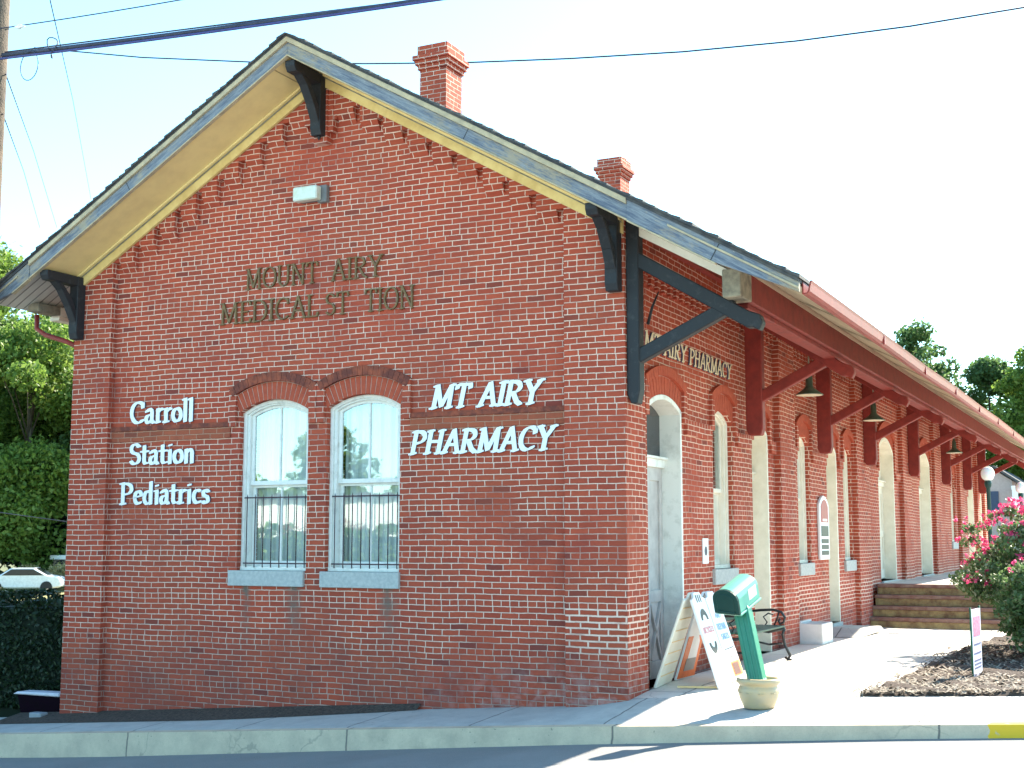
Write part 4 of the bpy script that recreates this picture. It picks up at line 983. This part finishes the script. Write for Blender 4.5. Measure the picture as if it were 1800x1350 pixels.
for k in range(9000):
    x, y = random.uniform(2.2, 5.6), .66+8*random.random()**1.8
    if not inside(x, y, bed):
        if not inside(x+.18, y+.05, bed) or random.random() < .6: continue
    z = hp(x, y)+.03+random.uniform(0, .03); a = random.uniform(0, 3.14); l = random.uniform(.015, .05); w = random.uniform(.006, .014); t = random.uniform(-.5, .5)
    dx, dy = math.cos(a), math.sin(a)
    mb.add([(x-dx*l-dy*w, y-dy*l+dx*w, z-t*l), (x-dx*l+dy*w, y-dy*l-dx*w, z-t*l), (x+dx*l+dy*w, y+dy*l-dx*w, z+t*l), (x+dx*l-dy*w, y+dy*l+dx*w, z+t*l)], [(0, 1, 2, 3)])
tag(mb.build('mulch_chips', M['chip'], fixn=False), 'dark bark chips scattered over the rose bed', 'mulch', kind='stuff')
# mulch strip along the gable foot
ms = MB(); xs = frange(-8.9, -2.6, .3)
for i in range(len(xs)-1):
    a, b = xs[i], xs[i+1]
    def yb(x): return -.46*max(0, min(1, (-2.6-x)/2.6))**.8
    ms.add([(a, yb(a), hp(a, yb(a))+.006), (b, yb(b), hp(b, yb(b))+.006), (b, .09, hp(b, 0)+.07), (a, .09, hp(a, 0)+.07)], [(0, 1, 2, 3)], 0, True)
tag(ms.build('mulch_strip', M['mulch'], fixn=False), kind='structure')

def leaf_mat(name, a, b, c, trans=.35):
    t = NT(name); gi = t.n('ShaderNodeNewGeometry'); r = gi.outputs['Random Per Island']
    col = t.mix(t.ramp(r, 0, .6), a, b); col = t.mix(t.ramp(r, .75, 1), col, c)
    t.col(col); t.rough(.55); t.spec(.35)
    tl = t.n('ShaderNodeBsdfTranslucent'); t.set(tl.inputs[0], col); mx = t.n('ShaderNodeMixShader'); mx.inputs[0].default_value = trans
    t.t.links.new(t.b.outputs[0], mx.inputs[1]); t.t.links.new(tl.outputs[0], mx.inputs[2]); t.t.links.new(mx.outputs[0], t.out.inputs[0]); return t.mat
M['leaf'] = leaf_mat('tree_leaves', (.09, .16, .025), (.16, .25, .045), (.24, .32, .08), .5)
M['leaf_blue'] = leaf_mat('cool_tree_leaves', (.06, .12, .04), (.11, .19, .06), (.18, .26, .10), .5)
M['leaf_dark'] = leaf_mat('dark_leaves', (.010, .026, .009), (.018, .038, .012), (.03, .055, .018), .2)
M['leaf_rose'] = leaf_mat('rose_leaves', (.07, .14, .04), (.14, .22, .09), (.36, .40, .26), .4)
M['petal'] = leaf_mat('rose_petals', (.66, .035, .15), (.78, .10, .26), (.84, .30, .44), .35)
M['bark'] = simple('bark', (.12, .09, .065), (.06, .05, .04), scale=6, rough=.95, bump=.02)
M['brush'] = leaf_mat('dry_brush', (.30, .24, .10), (.42, .34, .16), (.36, .36, .14))

def leaf_mesh(name, centres, size, mat, parent=None, flat=.0, sizes=None):
    """leaf sized quads (folded) at centres, random orientation"""
    n = len(centres); c = np.asarray(centres); a = RNG.normal(size=(n, 3)); a[:, 2] += flat; a /= np.linalg.norm(a, axis=1)[:, None]
    b = RNG.normal(size=(n, 3)); u = np.cross(a, b); u /= np.linalg.norm(u, axis=1)[:, None]; v = np.cross(a, u)
    s = size*RNG.uniform(.6, 1.4, n)[:, None]
    P = np.stack([c-u*s, c+v*s*.55, c+u*s, c-v*s*.55], 1).reshape(-1, 3)
    me = bpy.data.meshes.new(name); me.vertices.add(4*n); me.vertices.foreach_set('co', P.ravel())
    me.loops.add(4*n); me.loops.foreach_set('vertex_index', np.arange(4*n)); me.polygons.add(n); me.polygons.foreach_set('loop_start', np.arange(n)*4)
    me.update(calc_edges=True); me.validate(); me.materials.append(mat)
    o = bpy.data.objects.new(name, me); link(o); o.parent = parent; return o
def clump_points(clumps, per):
    out = []
    for (c, r) in clumps:
        k = int(per*(r/1.0)**2) if per < 0 else int(per*r*r)
        k = max(12, k); d = RNG.normal(size=(k, 3)); d /= np.linalg.norm(d, axis=1)[:, None]
        rad = r*(RNG.uniform(.35, 1, k)**.5)[:, None]*(1+.25*RNG.normal(size=(k, 1))*.5)
        out.append(np.asarray(c)+d*rad*np.array([1, 1, .75]))
    return np.concatenate(out)
def tree(name, x, y, z0, h, w, label, mat='leaf', nclump=46, per=420, leaf=.16, trunk=.3, base=.25, cat='tree', group=None, shape=1.0, seed=0):
    rg = np.random.default_rng(seed+int(abs(x*7+y*3))); e = empty(name, (x, y, z0)); tag(e, label, cat, group)
    tr = MB(); pts = [(0, 0, -.3), (.1*trunk, .05, h*.25), (-.1*trunk, .1, h*.55), (.0, 0, h*.85)]; tr.tube(pts, [trunk, trunk*.8, trunk*.45, trunk*.12], 9)
    cl = []
    for k in range(nclump):
        zz = base+(1-base)*rg.uniform(0, 1)**.8; prof = math.sin(math.pi*min(1, (zz-base)/(1-base)*.86+.12))**.7*shape
        a = rg.uniform(0, 2*math.pi); rr = w*.5*prof*rg.uniform(.25, 1)**.6; r = w*rg.uniform(.08, .19)
        c = (rr*math.cos(a), rr*math.sin(a), h*zz-r*.4); cl.append((c, r))
        if k % 3 == 0: tr.tube([(0, 0, h*zz*.6), (c[0]*.5, c[1]*.5, h*zz*.8), c], [trunk*.22, trunk*.13, trunk*.04], 5)
    tr.build('trunk', M['bark'], e)
    leaf_mesh('crown', clump_points(cl, per), leaf, M[mat], e, flat=.5); return e

# rose bush
def rose(x, y, h, w, label, nfl=150, seed=1):
    rg = np.random.default_rng(seed); z0 = hp(x, y); e = empty('rose_bush', (x, y, z0)); tag(e, label, 'bush', 'rose bushes in the bed')
    st = MB(); cl = []; tips = []
    for k in range(150):
        d = rg.normal(size=3); d /= np.linalg.norm(d); q = rg.uniform(.25, 1)**.5; wv_ = 1+.10*math.sin(d[0]*5+seed)+.08*math.sin(d[1]*7)
        if d[2] < -.75: continue
        c = (w*.44*q*d[0]*wv_, w*.44*q*d[1]*wv_, h*(.53+.43*q*d[2]*wv_)); r = rg.uniform(.12, .22); cl.append((c, r))
        if k % 2: st.tube([(rg.uniform(-.12, .12), rg.uniform(-.12, .12), -.05), (c[0]*.4, c[1]*.4, c[2]*.6), c], [.014, .010, .004], 5)
        if q > .75 and (d[2] > .15 or rg.uniform() < .15): tips.append(c)
    for k in range(40):     # loose shoots standing out of the mound
        a = rg.uniform(0, 2*math.pi); q = rg.uniform(.1, 1.0); c = (w*.46*q*math.cos(a), w*.46*q*math.sin(a), h*(.56+.48*math.sqrt(max(0, 1-q*q*.8)))*rg.uniform(.95, 1.06)); cl.append((c, .10)); tips.append(c)
        st.tube([(c[0]*.8, c[1]*.8, c[2]*.8), c], [.006, .003], 4)
    st.build('stems', M['bark'], e)
    leaf_mesh('leaves', clump_points(cl, 6500), .032, M['leaf_rose'], e, flat=.5)
    fp = []
    for k in range(nfl):
        t = tips[rg.integers(len(tips))]; d = rg.normal(size=3); d /= np.linalg.norm(d); d[2] = abs(d[2])
        c = np.array(t)+d*rg.uniform(.10, .24)
        for q in range(16): fp.append(c+rg.normal(size=3)*.016)
    leaf_mesh('flowers', np.array(fp), .021, M['petal'], e); return e
rose(3.60, 7.2, 1.86, 2.9, 'tall rose bush full of pink flowers at the right edge', 520, 3)
rose(3.85, 5.2, 1.2, 1.5, 'lower dark rose bush with a few pink blooms in front of the tall one', 34, 9)

# yard sign
ys_ = empty('yard_sign', (3.20, 2.72, hp(3.2, 2.72)-.02)); tag(ys_, 'narrow white and purple yard sign stuck in mulch beside the roses, seen nearly edge on', 'sign')
o = MB(); FY = lambda u, z, d: (u*.36+d*.93, u*.93-d*.36, z)
o.prism([(-.26, .05), (.26, .05), (.26, .80), (-.26, .80)], lambda u, z, d: (u*.06+d*.998, u*.998-d*.06, z), -.012, .012); o.build('panel', simple('sign_panel', (.72, .70, .80), (.62, .60, .74), rough=.5), ys_, bevel=.003)
GY = lambda u, z, d: (u*.06+d*.998, u*.998-d*.06, z)
o = MB(); o.prism([(-.20, .50), (.20, .50), (.20, .72), (-.20, .72)], GY, .013, .016); o.build('red_print', simple('crimson_print', (.55, .10, .20), (.7, .4, .5), scale=30, rough=.5), ys_)
o = MB()
for z in (.14, .18, .22, .30, .40): o.prism([(-.2, z), (.2, z), (.2, z+.018), (-.2, z+.018)], GY, .013, .016)
o.build('dark_print', simple('slate_print', (.15, .14, .25), rough=.5), ys_)
o = MB(); 
for u in (-.27, .27): o.tube([GY(u, -.1, 0), GY(u, .83, 0)], .012, 6)
o.build('stake', simple('green_stake', (.03, .12, .06), rough=.5), ys_)

# globe lamp on its post at the steps
gl_ = empty('street_lamp', (2.05, 15.0, .872)); tag(gl_, 'white globe lamp on a dark green post beside the raised platform', 'street lamp')
gm = NT('globe_glass'); gm.col((.88, .88, .86)); gm.rough(.3); gm.b.inputs['Subsurface Weight'].default_value = .4; M['globe'] = gm.mat
o = MB(); o.lathe([(.10, 0), (.10, .15), (.065, .22), (.045, .3), (.04, 1.85), (.06, 1.88), (.075, 1.95), (.06, 2.0)], n=16); o.build('post', simple('lamp_post_green', (.02, .06, .05), rough=.4), gl_)
o = MB(); o.lathe([(  .01+.125*math.sin(math.pi*i/16), 2.13-.14*math.cos(math.pi*i/16)) for i in range(17)], n=28); o.build('globe', M['globe'], gl_)

lamp2 = copy_tree(gl_); lamp2.location = (1.87, 24.0, .872); lamp2.scale = (.95, .95, 1.06); gl_.scale = (1, 1, 1.045); lamp2['label'] = 'second white globe lamp, farther back at the right frame edge'
for l_ in (gl_, lamp2): l_['group'] = 'globe lamps beside the platform'
# ------------------------------------------------------------ far right: house and trees
hs = empty('house', (-.6, 60, .9)); tag(hs, 'pale pinkish house with dark shutters glimpsed beyond the far end of the station', 'house')
o = MB(); o.box((-5.2, -1, -3), (-1.02, 8, 3.9)); o.prism([(-5.2, 3.9), (-1.02, 3.9), (-1.9, 4.5), (-3.1, 4.5)], lambda u, z, d: (u, d, z), -1, 8); o.build('wall', simple('pink_stucco', (.46, .36, .33), (.40, .31, .29), rough=.9), hs)
o = MB(); o.bar((-5.6, 3.5, 3.9), (-3.0, 3.5, 4.62), 9.6, .12, up=(0, 0, 1)); o.bar((-3.0, 3.5, 4.62), (-1.85, 3.5, 4.62), 9.6, .12, up=(0, 0, 1)); o.bar((-.55, 3.5, 3.72), (-1.85, 3.5, 4.62), 9.6, .12, up=(0, 0, 1)); o.build('roof', M['shingle'], hs)
o = MB(); o.box((-2.5, -1.05, 2.2), (-2.1, -1.0, 3.3)); o.build('window', M['glass_dark'], hs)
o = MB(); o.box((-2.09, -1.08, 2.15), (-1.7, -1.0, 3.35)); o.build('shutter', simple('shutter_blue', (.05, .07, .12), rough=.6), hs)
o = MB(); o.box((-.98, -1.6, -3), (-.62, -1.2, 3.4)); o.box((1.3, -1.6, -3), (1.6, -1.2, 3.4)); o.box((-1.0, -1.7, 3.4), (3.2, -1.1, 3.6)); o.build('porch_frame', M['board_white'], hs)
o = MB(); o.box((-.95, .5, -3), (3.2, 5, 3.3)); o.build('porch_wall', simple('porch_siding', (.62, .62, .60), rough=.8), hs)

for (x, y, h, w, lb, mt, nc) in ((-8.4, 73.3, 15.6, 6.0, 'leafy crown showing above the roof line between roof and sky', 'leaf_blue', 46),
        (-.3, 72, 14.2, 7.7, 'big green tree behind the house at the right edge', 'leaf', 60), (-4.4, 76, 13.6, 6.4, 'cooler green tree directly left of the big right hand tree', 'leaf_blue', 60),
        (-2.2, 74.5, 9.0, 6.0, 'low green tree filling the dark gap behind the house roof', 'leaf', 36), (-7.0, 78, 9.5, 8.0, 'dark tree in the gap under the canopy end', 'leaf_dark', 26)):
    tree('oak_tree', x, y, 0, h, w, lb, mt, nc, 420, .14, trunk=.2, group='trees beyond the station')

# ------------------------------------------------------------ left: hedge, woods, cars, structure
def hedge(name, x0, x1, y0, y1, z0, h, label, mat='leaf_dark', n=16000, leaf=.035, top=None):
    e = empty(name, ((x0+x1)/2, (y0+y1)/2, z0)); tag(e, label, 'hedge')
    wx, wy = (x1-x0)/2, (y1-y0)/2
    p = RNG.uniform(-1, 1, (n, 3)); ax = RNG.integers(0, 3, n); s = np.sign(RNG.uniform(-1, 1, n)); p[np.arange(n), ax] = s*(1-np.abs(RNG.normal(size=n))*.05)
    x = p[:, 0]*wx; y = p[:, 1]*wy; hh = h*(1+.05*np.sin(x*2.1)+.04*np.sin(x*5+1)); z = (p[:, 2]*.5+.5)*hh; 
    leaf_mesh('leaves', np.stack([x, y, z], 1), leaf, M[mat], e)
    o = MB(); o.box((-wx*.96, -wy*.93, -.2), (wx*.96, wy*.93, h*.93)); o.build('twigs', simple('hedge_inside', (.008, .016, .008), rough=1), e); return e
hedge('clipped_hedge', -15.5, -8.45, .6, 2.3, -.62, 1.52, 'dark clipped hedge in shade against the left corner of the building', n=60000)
spec = [(-75.3, 52, 26.5, 20, 'leaf', 'tall sunlit tree at the far left edge of the photo'), (-62.0, 50, 17.6, 14, 'leaf', 'bright bushy tree nearest the left corner of the building'),
        (-66.5, 60, 19.5, 18, 'leaf', 'green tree behind the bushy one at left'), (-56.5, 58, 17.5, 14, 'leaf_blue', 'cooler green tree just behind the building corner'), (-75, 56, 20, 17, 'leaf_blue', 'tree farthest out beyond the left frame edge')]
for i, (x, y, h, w, mt, lb) in enumerate(spec):
    tree('broadleaf_tree', x, y, -1.3, h, w, lb, mt, 60, 360, .17, trunk=.35, base=.14, group='wood left of the station', seed=i)
# dark understorey
pts = []
for k in range(90):
    pts.append(((RNG.uniform(-98, -50), RNG.uniform(50, 53) if k % 2 else RNG.uniform(64, 72), RNG.uniform(-1.2, 2.6) if k % 2 else RNG.uniform(-1.5, 9)), RNG.uniform(1.3, 2.4)))
o = leaf_mesh('undergrowth', clump_points(pts, 70), .38, M['leaf_dark']); tag(o, 'dark mass of undergrowth beneath the trees at left', 'undergrowth', kind='stuff')

def car(x, y, z, rz, paint, label):
    e = empty('parked_car', (x, y, z), rz); tag(e, label, 'car', 'cars parked beyond the hedge')
    F = lambda u, zz, d: (u, d, zz)
    o = MB(); o.prism([(-2.2, .35), (-2.25, .75), (-1.9, .95), (-1.25, 1.0), (-.6, 1.42), (.7, 1.42), (1.45, 1.0), (2.1, .9), (2.25, .6), (2.2, .32), (1.8, .26), (-1.8, .26)], F, -.86, .86); b = o.build('body', paint, e, bevel=.07)
    o = MB()
    for s in (-1, 1): o.prism([(-1.1, 1.0), (-.55, 1.36), (.62, 1.36), (1.25, 1.0)], F, s*.865-.006, s*.865+.006)
    o.add([(1.44, -.75, 1.03), (1.44, .75, 1.03), (.76, .68, 1.41), (.76, -.68, 1.41)], [(0, 1, 2, 3)]); o.add([(-1.30, -.75, 1.01), (-1.30, .75, 1.01), (-.68, .68, 1.41), (-.68, -.68, 1.41)], [(0, 1, 2, 3)])
    o.build('window', M['glass_dark'], e)
    for sx_ in (-1.4, 1.4):
        for s in (-1, 1):
            w = MB(); w.tube([(sx_, s*.70, .33), (sx_, s*.90, .33)], .33, 18); w.build('wheel', M['black'], e)
    for s in (-1, 1):
        w = MB(); w.box((2.14, s*.6-.15, .62), (2.26, s*.6+.15, .76)); w.build('headlight', M['globe'], e)
    return e
wp_ = simple('white_car_paint', (.75, .76, .76), rough=.25, spec=.5); bp_ = simple('blue_car_paint', (.10, .22, .50), rough=.25, spec=.5)
car(-54.6, 43.2, -1.32, R(35), wp_, 'white parked car in the sunlit clearing left of the building')
car(-58.6, 43.4, -1.32, R(35), wp_, 'white parked car cut by the left frame edge')
car(-21.0, 12.6, -1.25, R(60), bp_, 'blue parked car whose roof shows just over the hedge')
br_ = leaf_mesh('brush', clump_points([((-56.2+RNG.uniform(-1.6, 2.2), 47.0+RNG.uniform(-1, 1), RNG.uniform(-1.2, .3)), .75) for k in range(10)], 500), .09, M['brush']); tag(br_, 'pale dry brush beside the white car', 'brush', kind='stuff')
kd = empty('small_shelter', (-56.0, 49, -1.85)); tag(kd, 'small flat roofed shelter rising above the dry brush', 'shelter')
o = MB(); o.box((-1.6, -1, 2.35), (1.6, 1.2, 2.62)); o.build('roof', M['board_white'], kd, bevel=.02)
o = MB(); o.box((-1.4, -.9, 1.9), (1.4, 1, 2.35)); o.build('frieze', M['glass_dark'], kd)
for a in (-1.3, 0, 1.3):
    o = MB(); o.box((a-.08, -.9, -.1), (a+.08, -.75, 1.9)); o.build('post', M['raw_wood'], kd)
lit_strip = empty('sunlit_strip_stand_in', (-8.75, .25, zc(-8.7))); tag(lit_strip, 'pale strip added for sunlit ground at the foot of the dark hedge by the corner', 'sunlit strip stand-in')  # pale top imitates a sunlit strip of ground, dark body the darkness beneath
o = MB(); o.prism([(-.36, .35), (-.28, .385), (.5, .40), (.5, .35)], lambda u, z, d: (u, d, z), -.12, .12); o.build('sunlit_strip', simple('sunlit_ground_pale', (.74, .70, .76), rough=.6), lit_strip, bevel=.012); o = MB(); o.prism([(-.2, .0), (.5, .0), (.5, .348), (-.30, .348)], lambda u, z, d: (u, d, z), -.10, .10); o.build('block', simple('dark_below_strip', (.012, .005, .010), (.01, .006, .008), rough=1, spec=0), lit_strip, bevel=.015)
ub = empty('utility_box', (-8.32, -.1, zc(-8.3)+.04)); tag(ub, 'tiny grey ground box at the left foot of the gable', 'utility box')
o = MB(); o.box((-.16, -.07, 0), (.05, .07, .10)); o.build('cover', simple('grey_box', (.35, .36, .38), rough=.6), ub, bevel=.01)

# ------------------------------------------------------------ pole and overhead wires
po = empty('utility_pole', (-8.76, -1.0, zc(-8.6))); tag(po, 'weathered wooden utility pole at the upper left edge', 'utility pole')
o = MB(); o.tube([(0, 0, 0), (.02, 0, 5), (.05, 0, 13.5)], [.17, .155, .12], 14); o.build('shaft', M['bark'], po)
M['cable'] = simple('black_cable', (.03, .03, .05), (.05, .05, .08), rough=.5)
M['cable_blue'] = simple('blue_grey_cable', (.06, .06, .20), rough=.5)
C = Vector((5.16, -13.22, 1.77))

def cam_ray(px, py, y):
    d = rows @ Vector((px-900, py-675, 2289.7)); return C + d*((y-C.y)/d.y)
def wire(pts, r, mat, label, name='overhead_wire', cat='wire', group=None):
    """catenary through surveyed points, extended at both ends"""
    o = MB(); o.tube(pts, r, 6); w = o.build(name, mat); tag(w, label, cat, group); return w
def thru(a, b, sag=0, n=24, e0=.0, e1=.0, mid=None):
    a, b = Vector(a), Vector(b); out = []
    for i in range(n+1):
        t = -e0+(1+e0+e1)*i/n; p = a.lerp(b, t); p.z += -4*sag*t*(1-t); out.append(p)
    return out
wire(thru((-8.55, -1.06, 8.27), (-2.01, -1.06, 7.80), .02, e1=2.2), .032, M['cable'], 'thick black cable of the bundle crossing the upper left sky')
wire(thru((-8.55, -1.12, 8.20), (-2.01, -1.12, 7.755), .02, e1=2.2), .016, M['cable_blue'], 'blue grey cable slung right below the thick black cable')
wire(thru((-8.55, -1.02, 8.33), (-2.01, -1.02, 7.835), .0, e1=2.2), .010, M['cable'], 'thin strand riding on top of the thick black cable')
wire(thru((-8.58, -1.1, 8.64), (-5.44, -1.1, 8.45), .01, e1=4), .008, M['cable'], 'highest thin wire above the cable bundle with a small pale clamp')
cl = tag((lambda o: o.build('wire_clamp', M['board_white']))(MB().tube([(-8.30, -1.1, 8.61), (-8.22, -1.1, 8.60), (-8.12, -1.1, 8.595)], [.012, .035, .012], 8)), 'small pale clamp on the highest wire near the pole', 'clamp')
o = MB(); o.tube([(-8.0+.16*math.cos(a), -1.1, 8.02+.20*math.sin(a)) for a in [i*math.pi/10 for i in range(21)]], .006, 6); o.tube([(-7.6+.06*math.cos(a), -1.1+.05*math.sin(a*2), 8.20+.14*math.sin(a)) for a in [i*math.pi/8 for i in range(17)]], .008, 6)
tag(o.build('cable_loop', M['cable']), 'loose loop of wire hanging from the cable bundle beside the pole', 'wire loop')
P = [cam_ray(60, 84, 9), cam_ray(250, 101, 9), cam_ray(440, 109, 9), cam_ray(640, 112, 9), cam_ray(820, 110, 9), cam_ray(1000, 103, 9), cam_ray(1200, 91, 9), cam_ray(1400, 72, 9), cam_ray(1600, 46, 9), cam_ray(1830, 8, 9)]
wire(P, .016, M['cable'], 'long wire sagging behind the ridge and chimney across the whole sky')
for (a, b, lb) in (((88, 0), (160, 350), 'faint wire dropping steeply, rightmost of three at the left'), ((10, 130), (100, 400), 'faint wire dropping steeply, middle one of three at the left'), ((5, 200), (70, 400), 'faint wire dropping steeply, leftmost of three at the left')):
    wire([cam_ray(*a, -1.0), cam_ray((a[0]+b[0])/2+4, (a[1]+b[1])/2, 10), cam_ray(*b, 26)], .008, M['cable'], lb)
wire([cam_ray(-20, 898, 30), cam_ray(125, 918, 30)], .02, M['cable'], 'pale thin wire across the dark wood at left')

# ------------------------------------------------------------ across the street (mirrored in the gable windows)
fh = empty('shop_building', (-16, -46, -.3)); tag(fh, 'white low building across the street mirrored in the gable windows', 'building')
o = MB(); o.box((-44, -6, -1), (8, 0, 4.3)); o.build('wall', simple('pale_siding', (.62, .64, .56), rough=.8), fh); o = MB(); o.box((-44.4, -6.4, 4.3), (8.4, .4, 4.5)); o.build('roof', M['shingle'], fh)
hedge('flowering_hedge', -34, -8, -29, -27.6, -1.3, 3.4, 'flowering hedge across the street mirrored in the gable windows', 'leaf', 40000, .09)
pts = [((RNG.uniform(-34, -8), RNG.uniform(-29, -27.4), 2.15+RNG.uniform(-.1, .2)), .3) for k in range(80)]
o = leaf_mesh('blossom', clump_points(pts, 420), .05, leaf_mat('rusty_blossom', (.22, .06, .04), (.32, .10, .07), (.20, .10, .04))); tag(o, 'reddish blossom along the top of the hedge across the street', 'blossom', kind='stuff')
for (x, y, h, w, lb) in ((-41.5, -55, 10.0, 5.5, 'tallest tree across the street, mirrored in both gable windows'), (-48.5, -56, 6.6, 6, 'low tree across the street mirrored at the far left of the windows'), (-37.5, -58, 7.0, 5, 'small tree across the street right of the tallest')):
    tree('street_tree', x, y, -1, h, w, lb, 'leaf', 36, 160, .2, group='trees across the street')
